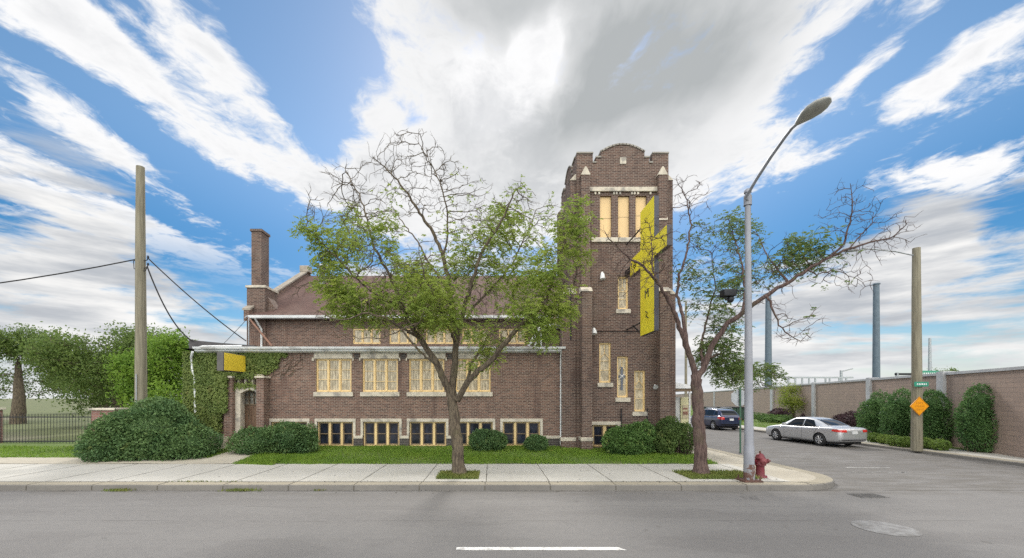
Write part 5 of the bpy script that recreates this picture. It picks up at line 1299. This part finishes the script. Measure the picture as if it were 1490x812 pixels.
# right pole with its lamp arm and the three signs it carries
rx, ry = 19.75+.55, 19.4
rx = X_at(1334, ry)
t = util_pole('weathered utility pole beside the far pavement carrying an orange diamond sign', rx, ry, CAMZ+(HY-361)/F*ry-.15, .215, .150, .15)
at = CAMZ+(HY-372)/F*ry
MB().tube([(rx-.1,ry,at),(X_at(1300,ry),ry-.1,CAMZ+(HY-367)/F*ry),(X_at(1268,ry),ry-.2,CAMZ+(HY-365)/F*ry),(X_at(1248,ry),ry-.25,CAMZ+(HY-364)/F*ry)], .035, 6).build('lamp_arm', M['metal'], t)
q = P(1238,364,ry-.27); MB().tube([q+Vector((.35,0,0)),q+Vector((.1,0,.02)),q+Vector((-.25,0,0)),q+Vector((-.38,0,-.02))], [.04,.10,.11,.03], 8).build('lamp_head', M['metal'], t)
org = pbr('orange_sheeting', (.85,.36,.01), (.80,.32,.01), 3, .45); blk = glossy_mat('sign_black', (.02,.02,.02), .5)
yy = ry-.235; c = P(1338, 591, yy); hs_ = .44
t = thing('diamond_sign', 'orange diamond warning sign fixed to the right utility pole', 'sign', tuple(c))
MB().prism([(c.x-hs_,c.z),(c.x,c.z-hs_),(c.x+hs_,c.z),(c.x,c.z+hs_)], 'y', yy, yy+.012).build('sign_plate', org, t)
bl = MB(); i_ = .93
for a_, b_ in (((-1,0),(0,-1)),((0,-1),(1,0)),((1,0),(0,1)),((0,1),(-1,0))):
    p0 = Vector((c.x+a_[0]*hs_*i_, yy-.003, c.z+a_[1]*hs_*i_)); p1 = Vector((c.x+b_[0]*hs_*i_, yy-.003, c.z+b_[1]*hs_*i_)); bl.tube([p0,p1], .006, 4)
bl.build('border', pbr('border_dark', (.25,.10,.01), None, 3, .5), t)
lg = MB()     # two short worn rows of legend, not legible in the photograph
for r_, (n2, w2) in enumerate(((4,.085),(6,.08),(5,.08))):
    for k in range(n2):
        xx = c.x+(k-(n2-1)/2)*w2; zz = c.z+.15-.15*r_; lg.box(xx-.022, xx+.022, yy-.004, yy-.001, zz-.045, zz+.045)
lg.build('worn_legend', pbr('worn_legend_paint', (.50,.20,.015), (.62,.26,.012), 30, .5), t)
sg = pbr('sign_green', (.03,.26,.17), (.025,.22,.15), 4, .45)
c = P(1342.5, 559, ry-.3); t = thing('street_name_sign', 'small green street name sign on the right utility pole', 'sign', tuple(c))
MB().bevbox(c.x-.34, c.x+.32, ry-.26, ry-.245, c.z-.11, c.z+.11, .004).build('sign_plate', sg, t)
lg = MB()
for k in range(6): lg.box(c.x-.22+.08*k, c.x-.175+.08*k, ry-.2645, ry-.261, c.z-.035, c.z+.04)
lg.build('worn_legend', M['white'], t)
# ================================================================== beyond the side street: sound wall, poles, highway
def WX(Y): return 15.46+.357*Y           # line of the wall
def wdir(): 
    v = Vector((.357,1,0)).normalized(); return v, Vector((-v.y,v.x,0))
mw = brick_mat('block_wall', (.36,.275,.230), (.31,.240,.205), (.25,.20,.175), bw=.8, bh=.2, mortar=.012, stain=(.25,.20,.175), stain_amt=.35)
t = thing('sound_wall', 'long pinkish brown block sound wall with grey posts along the far side of the side street', 'wall', (WX(40),40,.15))
v, nrm = wdir(); H0, H1 = .1, 3.72
def wpt(Y, off, z): return (WX(Y)+nrm.x*off, Y+nrm.y*off, z)
w = MB(); Ys = [12.5, 180]
w.add([wpt(12,0,H0),wpt(180,0,H0),wpt(180,0,H1),wpt(12,0,H1),wpt(12,-.3,H0),wpt(180,-.3,H0),wpt(180,-.3,H1),wpt(12,-.3,H1)], [(0,3,2,1),(4,5,6,7),(0,4,7,3),(1,2,6,5)])
w.build('wall_panel', mw, t)
cpm = pbr('wall_coping', (.46,.47,.49), (.38,.39,.41), 2, .8)
w = MB(); w.add([wpt(12,.06,H1+.002),wpt(180,.06,H1+.002),wpt(180,.06,H1+.13),wpt(12,.06,H1+.13),wpt(12,-.36,H1+.002),wpt(180,-.36,H1+.002),wpt(180,-.36,H1+.13),wpt(12,-.36,H1+.13)], [(0,3,2,1),(4,5,6,7),(3,7,6,2),(0,1,5,4),(0,4,7,3)]); w.build('coping', cpm, t)
for Y, ww in ((14.6,.5),(21.2,.5),(27.9,.5),(36.8,.56),(48.5,.8),(64,.8),(86,.9),(112,.9),(140,1.0)):
    a = Vector(wpt(Y,.14,H0)); d_ = v*ww/2; b_ = nrm*-.5
    zt_ = H1+.19; MB().add([tuple(a-d_),tuple(a+d_),tuple(a+d_+b_),tuple(a-d_+b_),*[tuple(Vector((p.x,p.y,zt_))) for p in (a-d_,a+d_,a+d_+b_,a-d_+b_)]], [(0,3,2,1),(4,5,6,7),(0,1,5,4),(1,2,6,5),(2,3,7,6),(3,0,4,7)]).build('post', M['stone'] if False else cpm, t)
bluep = pbr('blue_grey_steel', (.115,.155,.20), (.09,.125,.165), 3, .6, .1)
def steel_pole(label, px, pyt, Y, wpx, side=True):
    x = X_at(px, Y); zt_ = CAMZ+(HY-pyt)/F*Y; r = wpx/2*Y/F
    t = thing('steel_pole', label, 'pole', (x,Y,.1), 'bare steel poles beyond the sound wall')
    MB().tube([(x,Y,0),(x,Y,zt_*.5),(x,Y,zt_)], [r*1.15,r*1.0,r*.85], 10).build('shaft', bluep, t)
    MB().lathe([(r*1.1,0),(r*1.1,.12),(0,.14)], (x,Y,zt_), 10).tube([(x,Y,zt_+.05),(x-r*2,Y,zt_-.12)], .06, 5).build('pole_top', bluep, t)
steel_pole('tall blue grey steel pole beyond the sound wall, just right of the street lamp', 1118, 428, 62, 8.5)
steel_pole('tall blue grey steel pole beyond the sound wall, nearest the right utility pole', 1275, 414, 48, 8.5)
x = X_at(1353,120); t = tag(MB().tube([(x,120,0),(x,120,CAMZ+86/F*120)], [.5,.3], 8).build('distant_mast', M['metal'], None, (x,120,0)), 'faint distant mast behind the right utility pole', 'mast')
x = X_at(998,45); t = tag(MB().tube([(x,45,0),(x,45,CAMZ+(HY-440)/F*45)], [.16,.11], 8).build('distant_pole', M['pole_wood'], None, (x,45,0)), 'thin distant pole between the tower and the reddish tree trunk', 'pole')
# elevated road railing
t = thing('overpass_railing', 'low elevated road railing on posts showing above the sound wall', 'railing', (X_at(1195,75),75,0))
zr = CAMZ+(HY-549.5)/F*75
MB().box(X_at(1140,75), X_at(1242,75), 75, 75.2, zr-.12, zr+.16).build('rail', M['metal'], t)
for px in (1148,1158,1168,1178,1187,1202,1208,1222,1232): MB().box(X_at(px,75)-.12, X_at(px,75)+.12, 75.02, 75.18, 0, zr-.12).build('post', M['metal'], t)
t = thing('distant_street_light', 'distant twin arm street light above the overpass railing', 'street lamp', (X_at(1224,80),80,0))
zl = CAMZ+(HY-539)/F*80; xl = X_at(1224,80)
MB().tube([(xl,80,0),(xl,80,zl)], .24, 6).build('shaft', M['metal'], t); MB().tube([(xl,80,zl-.2),(xl+2.2,80,zl+.35)], .12, 5).build('arm', M['metal'], t)
t = thing('highway_sign', 'green highway sign on a gantry behind the right utility pole', 'sign', (X_at(1352,40),40,0))
c = P(1352,543.5,40); MB().bevbox(c.x-1.05, c.x+1.0, 40, 40.06, c.z-.36, c.z+.28, .02).build('sign_plate', sg, t)
lg = MB(); 
for k in range(7): lg.box(c.x-.75+.2*k, c.x-.63+.2*k, 39.985, 39.997, c.z-.10, c.z+.08)
lg.build('worn_legend', M['white'], t)
MB().box(X_at(1306,40), X_at(1400,40), 40.1, 40.3, c.z-.15, c.z+.05).build('gantry_beam', M['darkmetal'], t)
for px in (1308,1398): MB().tube([(X_at(px,40),40.2,0),(X_at(px,40),40.2,c.z+.1)], .12, 6).build('gantry_post', M['metal'], t)
back_tree('dark treetop showing above the sound wall at far right, behind the highway sign', X_at(1385,95), 95, 10.0, 11, M['leaf_far'], 700, L=.34)
back_tree('small lime green street tree in front of the sound wall, above the silver car', X_at(1151,40), 40, CAMZ+15.5/F*40, 2.7, M['leaf_lime'], 330, trunk_h=1.1, L=.13, name='small_tree')
# dumpster
x0, x1 = X_at(1035,43), X_at(1084,43)
t = thing('dumpster', 'long dark green dumpster behind the dark parked car', 'dumpster', ((x0+x1)/2,43.5,.15))
dg = pbr('dumpster_green', (.035,.075,.055), (.028,.055,.045), 3, .6)
MB().prism([(x0,.3),(x1,.3),(x1+.06,1.52),(x0-.06,1.52)], 'y', 42.8, 44.6).build('bin', dg, t)
for k in range(2): MB().bevbox(x0-.05+k*(x1-x0+.1)/2+.01, x0-.05+(k+1)*(x1-x0+.1)/2-.01, 42.7, 44.6, 1.525, 1.60, .02).build('lid', M['black'], t)
for k in range(5): MB().box(x0+.1+k*(x1-x0-.3)/4, x0+.2+k*(x1-x0-.3)/4, 42.70, 42.799, .35, 1.5).build('rib', dg, t)
for sx_ in (x0+.2, x1-.2): MB().lathe([(.12,-.05),(.12,.05)], (sx_,43,.24), 10, 'x').build('caster', M['black'], t)
# planting along the wall
for px, py0, py1, Y, w_, lab in ((1277,572,634,24.2,1.15,'bushy green conifer shrub nearest the silver car trunk, before the sound wall'),(1311,569,636,22.2,1.05,'bushy green conifer shrub left of the right utility pole'),(1357,566,640,20.6,.95,'bushy green conifer shrub just right of the right utility pole'),(1425,560,645,18.6,1.0,'bushy green conifer shrub farthest right along the sound wall')):
    zt_ = CAMZ+(HY-py0)/F*Y; x = X_at(px,Y); hh_ = zt_-.2
    bush('conifer_shrub', lab, 'shrub', [(x,Y,.2+hh_*.33,w_*.78,w_*.7,hh_*.36),(x+.05,Y,.2+hh_*.68,w_*.6,w_*.55,hh_*.33),(x-w_*.35,Y,.2+hh_*.5,w_*.5,w_*.5,hh_*.3)], M['leaf_arbor'], 7000, .12, .05, 'conifer shrubs before the sound wall', noise_amp=.2)
for px, Y, w_, h_, lab in ((1132,44,1.3,1.25,'dark purple shrub left of the lime green tree'),(1158,42,1.2,1.3,'dark purple shrub right of the lime green tree, behind the silver car roof'),(1182,39,1.2,1.2,'dark purple shrub behind the silver car rear window'),(1240,29,1.0,1.35,'dark purple shrub behind the silver car trunk'),(1226,31.5,.9,1.1,'lower dark purple shrub between the silver car trunk and its neighbours')):
    x = X_at(px,Y); bush('purple_shrub', lab, 'shrub', [(x,Y,.2+h_*.5,w_*.8,w_*.6,h_*.52),(x+w_*.5,Y+.2,.2+h_*.42,w_*.6,w_*.5,h_*.45)], M['leaf_purple'], 2600, .13, .08, 'purple shrubs before the sound wall', noise_amp=.22)
bush('hedge_shrub', 'olive shrub standing behind the purple shrubs before the sound wall', 'shrub', [(X_at(1203,38),38,.85,1.3,.7,.75)], M['leaf_lime'], 1800, .12, .07)
bush('hedge_shrub', 'low dull green shrub left of the silver car hood', 'shrub', [(X_at(1122,40),40,.5,1.3,.7,.42),(X_at(1138,39),39,.5,1.2,.7,.40)], M['leaf_bush2'], 2400, .12, .07)
bush('hedge_shrub', 'lower leafy clump under the small lime green tree', 'shrub', [(X_at(1100,46),46,.5,1.2,.7,.4)], M['leaf_bush2'], 1200, .12, .07)
for k, (px, Y) in enumerate(((1272,22.6),(1288,21.8),(1303,21.0),(1319,20.4),(1347,19.9),(1368,19.2))):
    x = X_at(px,Y); lab = ['low light green hedge plant nearest the silver car bumper','second low light green hedge plant from the silver car','third low light green hedge plant from the silver car','low light green hedge plant just left of the right utility pole','low light green hedge plant just right of the right utility pole','rightmost low light green hedge plant'][k]
    bush('hedge_plant', lab, 'shrub', [(x,Y,.40,.36,.34,.26)], M['leaf_hedge'], 900, .085, .05, 'low hedge plants along the verge', noise_amp=.1)
# ================================================================== brick pier and fence at the far left
t = thing('brick_pier', 'red brick gate pier with a pale cap left of the largest shrub', 'pier', (-18.6,20,.28))
rb = brick_mat('red_brick', (.26,.115,.095), (.20,.09,.08), (.30,.26,.24), stain_amt=.2)
MB().box(-18.95,-17.85,19.7,20.3,.25,1.98).build('shaft', rb, t); MB().bevbox(-19.03,-17.77,19.62,20.38,1.982,2.08,.02).build('cap', M['stone'], t)
t2 = dup(t, (-24.6,20,.28), 'red brick gate pier at the far left end of the iron fence'); 
t = thing('iron_fence', 'dark iron fence between the two red brick piers', 'fence', (-21.6,20,.3))
rl = MB().box(-24.2,-18.952,19.98,20.02,1.62,1.67).box(-24.2,-18.952,19.98,20.02,.45,.50); rl.build('rail', M['darkmetal'], t)
for k in range(34): MB().tube([(-24.05+k*.15,20,.3),(-24.05+k*.15,20,1.8)], .010, 5).build('picket', M['darkmetal'], t)
# ================================================================== road ironwork
t = tag(MB().lathe([(0,.009),(.50,.0095),(.52,.006)], (X_at(1288,8.25),8.25,0), 30).build('manhole_patch', pbr('worn_concrete_ring', (.27,.27,.27), (.19,.185,.185), 6, .9, c3=(.16,.155,.15), s3=3.), None, (X_at(1288,8.25),8.25,0)), 'round pale patched manhole in the road at lower right', 'manhole')
m = MB(); gx, gy = X_at(1258,11.05), 10.95
m.box(gx-.36,gx+.36,gy-.24,gy-.2,.0,.013).box(gx-.36,gx+.36,gy+.2,gy+.24,.0,.013)
for k in range(13): m.box(gx-.36+k*.057,gx-.328+k*.057,gy-.2,gy+.2,.0,.012)
tag(m.build('storm_drain', pbr('drain_iron', (.135,.13,.125), (.10,.095,.09), 9, .7), None, (gx,gy,0)), 'dark iron storm drain grate by the corner kerb', 'drain grate')
# ================================================================== parked cars
def car(label, spec, paint, loc, rotz, name='parked_car'):
    t = thing(name, label, 'car', (0,0,0)); n_rows = spec['rows']
    def loft(rows, closed_ends=True):
        m = MB(); n = None; vs = []
        for x, sec in rows:
            full = [(-y, z) for y, z in sec] + [(y, z) for y, z in reversed(sec)]
            full = full[:len(sec)] + full[len(sec):]
            n = len(full); vs += [(x, y, z) for y, z in full]
        k = len(rows); fs = [(i*n+j, i*n+(j+1)%n, (i+1)*n+(j+1)%n, (i+1)*n+j) for i in range(k-1) for j in range(n)]
        m.add(vs, fs, True); m.add(vs[:n], [tuple(range(n-1,-1,-1))], True); m.add(vs[-n:], [tuple(range(n))], True); return m
    rows = []
    for x, w, zb, zt in n_rows:
        h = zt-zb
        sec = [(w*.55,zb),(w*.90,zb+.01),(w*.975,zb+h*.16),(w*.995,zb+h*.42),(w,zb+h*.58),(w*.985,zb+h*.80),(w*.955,zt-.035),(w*.90,zt),(w*.5,zt+.022)]
        rows.append((x, sec))
    body = loft(rows).build('body', paint, t)
    md = body.modifiers.new('s', 'SUBSURF'); md.levels = md.render_levels = 2
    bpy.context.view_layer.update(); apply_mods(body)
    # wheel arches cut out of the shell
    r = spec['wr']; cut = MB()
    for wx in spec['wheels']:
        for sg in (-1,1): cut.lathe([(0.001,-.3),(r*1.17,-.3),(r*1.17,.3),(.001,.3)], (wx, sg*(spec['w']-.12), r*1.0), 28, 'y', smooth=False)
    c = cut.build('cutter', M['black'])
    md = body.modifiers.new('b', 'BOOLEAN'); md.object = c; md.operation = 'DIFFERENCE'; md.solver = 'EXACT'
    bpy.context.view_layer.update(); apply_mods(body); bpy.data.objects.remove(c)
    for p in body.data.polygons: p.use_smooth = True
    # cabin
    cab = spec['cabin']; wb = spec['belt_w']; zb = spec['belt_z']
    crow = []
    for x, zt, wt, wbx in cab: crow.append((x, [(wbx,zb-.10),(wbx,zb),(wbx+(wt-wbx)*.5,zb+(zt-zb)*.52),(wt+.02,zt-.065),(wt*.93,zt-.015),(wt*.55,zt)]))
    cb = loft(crow).build('roof', paint, t); md = cb.modifiers.new('s','SUBSURF'); md.levels = md.render_levels = 1
    bpy.context.view_layer.update(); apply_mods(cb)
    gl = spec['glass']
    from mathutils.bvhtree import BVHTree
    bv = BVHTree.FromPolygons([v.co[:] for v in cb.data.vertices], [p.vertices[:] for p in cb.data.polygons])
    def project(pts, axis, sign):
        """grid patch that hugs the cabin: quad pts (4) in the plane across axis"""
        q = MB(); nu, nv = 10, 6; vs = []
        P0, P1, P2, P3 = [Vector(p) for p in pts]
        for j in range(nv+1):
            for i in range(nu+1):
                a = P0.lerp(P1, i/nu).lerp(P3.lerp(P2, i/nu), j/nv)
                if axis == 'y': o, d_ = Vector((a[0], sign*3, a[1])), Vector((0,-sign,0))
                else: o, d_ = Vector((sign*5, a[0], a[1])), Vector((-sign,0,0))
                hit = bv.ray_cast(o, d_)
                if hit[0] is None: return None
                vs.append(hit[0]-d_*.012)
        fs = [(j*(nu+1)+i, j*(nu+1)+i+1, (j+1)*(nu+1)+i+1, (j+1)*(nu+1)+i) for j in range(nv) for i in range(nu)]
        return q.add(vs, fs, True)
    for pts in spec['side_glass']:
        for sg in (-1,1):
            q = project([(p[0],p[1],0) for p in pts], 'y', sg)
            if q: q.build('window', gl, t)
    for pts, sg, nm_ in ((spec['rear_glass'],-1,'rear_window'),(spec['front_glass'],1,'windscreen')):
        q = project([(p[0],p[1],0) for p in pts], 'x', sg)
        if q: q.build(nm_, gl, t)
    # wheels
    silver = spec['rim']
    for wx in spec['wheels']:
        for sg in (-1,1):
            y0 = sg*(spec['w']-.10); ty = MB()
            pr = [(r*.66,-.10),(r*.92,-.105),(r,-.07),(r,.07),(r*.92,.105),(r*.66,.10)]
            ty.lathe(pr, (wx,y0,r), 28, 'y'); tyre = ty.build('wheel', M['black'], t)
            rm = MB(); f = .085*sg
            rm.lathe([(r*.67,f),(r*.63,f+.012*sg),(r*.60,f-.01*sg),(r*.56,f-.05*sg)] if sg > 0 else [(r*.56,f-.05*sg),(r*.60,f-.01*sg),(r*.63,f+.012*sg),(r*.67,f)], (wx,y0,r), 28, 'y')
            for k in range(spec['spokes']):
                a = 2*math.pi*k/spec['spokes']+.3; ca, sa = math.cos(a), math.sin(a)
                rm.tube([(wx+ca*.03,y0+f+.004*sg,r+sa*.03),(wx+ca*r*.6,y0+f-.004*sg,r+sa*r*.6)], [.035,.045], 5)
            rm.lathe([(.055,f-.03*sg),(.055,f+.014*sg),(0,f+.018*sg)] if sg > 0 else [(0,f+.018*sg),(.055,f+.014*sg),(.055,f-.03*sg)], (wx,y0,r), 14, 'y'); rm.build('rim', silver, tyre)
            dk = MB().lathe([(r*.60,f-.035*sg),(0.001,f-.04*sg)] if sg > 0 else [(.001,f-.04*sg),(r*.60,f-.035*sg)], (wx,y0,r), 20, 'y'); dk.build('brake', M['darkmetal'], tyre)
    bvb = BVHTree.FromPolygons([v.co[:] for v in body.data.vertices], [p.vertices[:] for p in body.data.polygons])
    def on_body(pts, frm, d_, off=.008, n_=(8,5)):
        q = MB(); vs = []; P0,P1,P2,P3 = [Vector(p) for p in pts]
        for j in range(n_[1]+1):
            for i in range(n_[0]+1):
                a = P0.lerp(P1,i/n_[0]).lerp(P3.lerp(P2,i/n_[0]), j/n_[1]); hit = bvb.ray_cast(a+Vector(frm), Vector(d_))
                if hit[0] is None: return None
                vs.append(hit[0]-Vector(d_)*off)
        return q.add(vs, [(j*(n_[0]+1)+i, j*(n_[0]+1)+i+1, (j+1)*(n_[0]+1)+i+1, (j+1)*(n_[0]+1)+i) for j in range(n_[1]) for i in range(n_[0])], True)
    red = glossy_mat('tail_lamp_red', (.55,.035,.03), .15, coat=.6); lw = glossy_mat('head_lamp_clear', (.6,.62,.64), .1, coat=.5)
    for sg in (-1,1):
        for (pts, mt, nm_) in ((spec['tail'], red, 'tail_light'),(spec['head'], lw, 'headlight')):
            # wraps the corner: one patch on the end face, one on the flank
            e, s2 = pts
            dx = 1 if nm_ == 'tail_light' else -1
            q = on_body([(0, sg*p[0], p[1]) for p in e], (-5*dx,0,0), (dx,0,0)); o = q.build(nm_, mt, t) if q else None
            q = on_body([(p[0], 0, p[1]) for p in s2], (0,sg*3,0), (0,-sg,0))
            if q: q.build('side_lens', mt, o) if o else q.build(nm_, mt, t)
        for hx, hz_ in spec['handles']:
            q = on_body([(hx,0,hz_),(hx+.20,0,hz_),(hx+.20,0,hz_+.035),(hx,0,hz_+.035)], (0,sg*3,0), (0,-sg,0), .022, (4,2))
            if q: q.build('door_handle', spec['trim'], t)
        for a_, b_ in spec['seams']:
            k = 8; pts = []
            for i in range(k+1):
                p = Vector((a_[0]+(b_[0]-a_[0])*i/k, 0, a_[1]+(b_[1]-a_[1])*i/k)); h_ = bvb.ray_cast(p+Vector((0,sg*3,0)), Vector((0,-sg,0)))
                if h_[0]: pts.append(h_[0]+Vector((0,sg*.001,0)))
            if len(pts) > 2: MB().tube(pts, .006, 4).build('door_seam', M['darkmetal'], t)
        mx_, mz_ = spec['mirror']; MB().bevbox(mx_-.06, mx_+.08, min(sg*(wb-.0), sg*(wb+.17)), max(sg*(wb-.0), sg*(wb+.17)), mz_, mz_+.13, .03).build('mirror', paint, t)
    q = on_body([(0,-.16,spec['plate']),(0,.16,spec['plate']),(0,.16,spec['plate']+.16),(0,-.16,spec['plate']+.16)], (-5,0,0), (1,0,0), .012, (3,2))
    if q: q.build('number_plate', M['white'], t)
    q = on_body([(0,-spec['w']*.86,spec['bump'][0]),(0,spec['w']*.86,spec['bump'][0]),(0,spec['w']*.86,spec['bump'][1]),(0,-spec['w']*.86,spec['bump'][1])], (-5,0,0), (1,0,0), .012, (12,3))
    if q: q.build('bumper_trim', spec['bump_mat'], t)
    MB().box(-spec['len']/2+.35, spec['len']/2-.35, -spec['w']*.82, spec['w']*.82, .17, .36).build('underbody', M['black'], t)
    for extra in spec.get('extras', []): extra(t)
    t.location = loc; t.rotation_euler = (0,0,rotz); return t
silverp = glossy_mat('silver_paint', (.58,.595,.62), .32, .55, .5, .05)
navyp = glossy_mat('dark_navy_paint', (.024,.034,.090), .2, .3, 1., .06)
cglass = glossy_mat('car_glass', (.012,.014,.017), .06)
cglass.node_tree.nodes['Principled BSDF'].inputs['IOR'].default_value = 1.3
alloy = glossy_mat('alloy_wheel', (.52,.53,.55), .3, .7)
sedan = dict(len=5.08, w=.925, wr=.335, wheels=(-1.42,1.48), belt_w=.845, belt_z=.955, spokes=7, rim=alloy, trim=silverp, glass=cglass,
    rows=[(-2.54,.66,.50,.84),(-2.50,.80,.34,.95),(-2.38,.875,.27,1.015),(-2.05,.912,.22,1.03),(-1.5,.925,.20,1.01),(-.9,.925,.19,.985),(0,.925,.19,.965),(.8,.925,.19,.955),(1.25,.922,.19,.95),(1.6,.915,.20,.91),(2.0,.89,.21,.855),(2.30,.835,.24,.79),(2.46,.74,.30,.725),(2.52,.60,.40,.66)],
    cabin=[(-2.02,1.0,.60,.70),(-1.75,1.09,.62,.80),(-1.25,1.30,.62,.845),(-.85,1.425,.615,.85),(-.35,1.485,.62,.85),(.15,1.48,.62,.85),(.5,1.415,.62,.85),(.95,1.20,.64,.84),(1.35,.985,.66,.78)],
    side_glass=[[(-.30,.985),(.78,.99),(.36,1.365),(-.30,1.40)],[(-1.16,1.005),(-.38,.985),(-.38,1.40),(-.86,1.345)]],
    rear_glass=[(-.60,1.10),(.60,1.10),(.52,1.385),(-.52,1.385)], front_glass=[(-.64,1.02),(.64,1.02),(.54,1.40),(-.54,1.40)],
    tail=([(.46,.80),(.865,.80),(.84,.925),(.46,.93)], [(-2.45,.80),(-2.10,.84),(-2.16,.93),(-2.44,.93)]), head=([(.42,.58),(.70,.58),(.66,.68),(.42,.68)], [(2.36,.60),(2.08,.66),(2.10,.75),(2.30,.72)]),
    handles=[(-.15,.84),(-1.13,.85)], seams=[((.86,.30),(.86,.93)),((-.34,.26),(-.34,.95)),((-1.10,.60),(-1.25,.95)),((-.34,.30),(.86,.30))], mirror=(.82,.97), plate=.70, bump=(.38,.42), bump_mat=M['darkmetal'])
suv = dict(len=4.77, w=.92, wr=.355, wheels=(-1.42,1.44), belt_w=.85, belt_z=1.09, spokes=5, rim=alloy, trim=M['metal'], glass=cglass,
    rows=[(-2.38,.70,.52,1.02),(-2.34,.84,.40,1.10),(-2.2,.895,.32,1.14),(-1.8,.92,.26,1.13),(-1.0,.92,.25,1.10),(0,.92,.24,1.09),(.9,.92,.24,1.08),(1.3,.915,.25,1.06),(1.7,.90,.27,1.02),(2.05,.86,.30,.96),(2.28,.78,.36,.88),(2.38,.62,.46,.78)],
    cabin=[(-2.26,1.12,.64,.78),(-2.10,1.36,.64,.83),(-1.85,1.58,.645,.85),(-1.4,1.66,.65,.855),(-.4,1.69,.655,.855),(.15,1.675,.65,.855),(.50,1.58,.65,.85),(.95,1.32,.66,.84),(1.35,1.08,.68,.78)],
    side_glass=[[(-.28,1.13),(.82,1.13),(.36,1.53),(-.28,1.58)],[(-1.30,1.14),(-.36,1.13),(-.36,1.58),(-1.30,1.565)],[(-1.82,1.19),(-1.40,1.16),(-1.40,1.55),(-1.72,1.48)]],
    rear_glass=[(-.62,1.20),(.62,1.20),(.55,1.54),(-.55,1.54)], front_glass=[(-.66,1.15),(.66,1.15),(.56,1.58),(-.56,1.58)],
    tail=([(.56,.86),(.88,.86),(.85,1.06),(.60,1.07)], [(-2.27,.86),(-1.96,.94),(-2.0,1.06),(-2.27,1.08)]), head=([(.42,.68),(.70,.68),(.66,.80),(.42,.80)], [(2.22,.70),(1.92,.78),(1.94,.88),(2.16,.84)]),
    handles=[(-.12,.96),(-1.15,.98)], seams=[((.88,.36),(.88,1.05)),((-.32,.34),(-.32,1.06)),((-1.22,.66),(-1.36,1.08))], mirror=(.86,1.10), plate=.78, bump=(.44,.52), bump_mat=M['darkmetal'])
def rails(t):
    for sg in (-1,1): MB().tube([(.1,sg*.60,1.68),(.0,sg*.60,1.735),(-1.4,sg*.60,1.73),(-1.55,sg*.60,1.66)], .018, 6).build('roof_rail', M['metal'], t)
suv['extras'] = [rails]
car('silver sedan parked along the far kerb of the side street', sedan, silverp, (18.25, 23.75, .004), R(97.0))
car('dark navy crossover car parked further up the side street, by the dumpster', suv, navyp, (18.5, 34.6, .004), R(93))
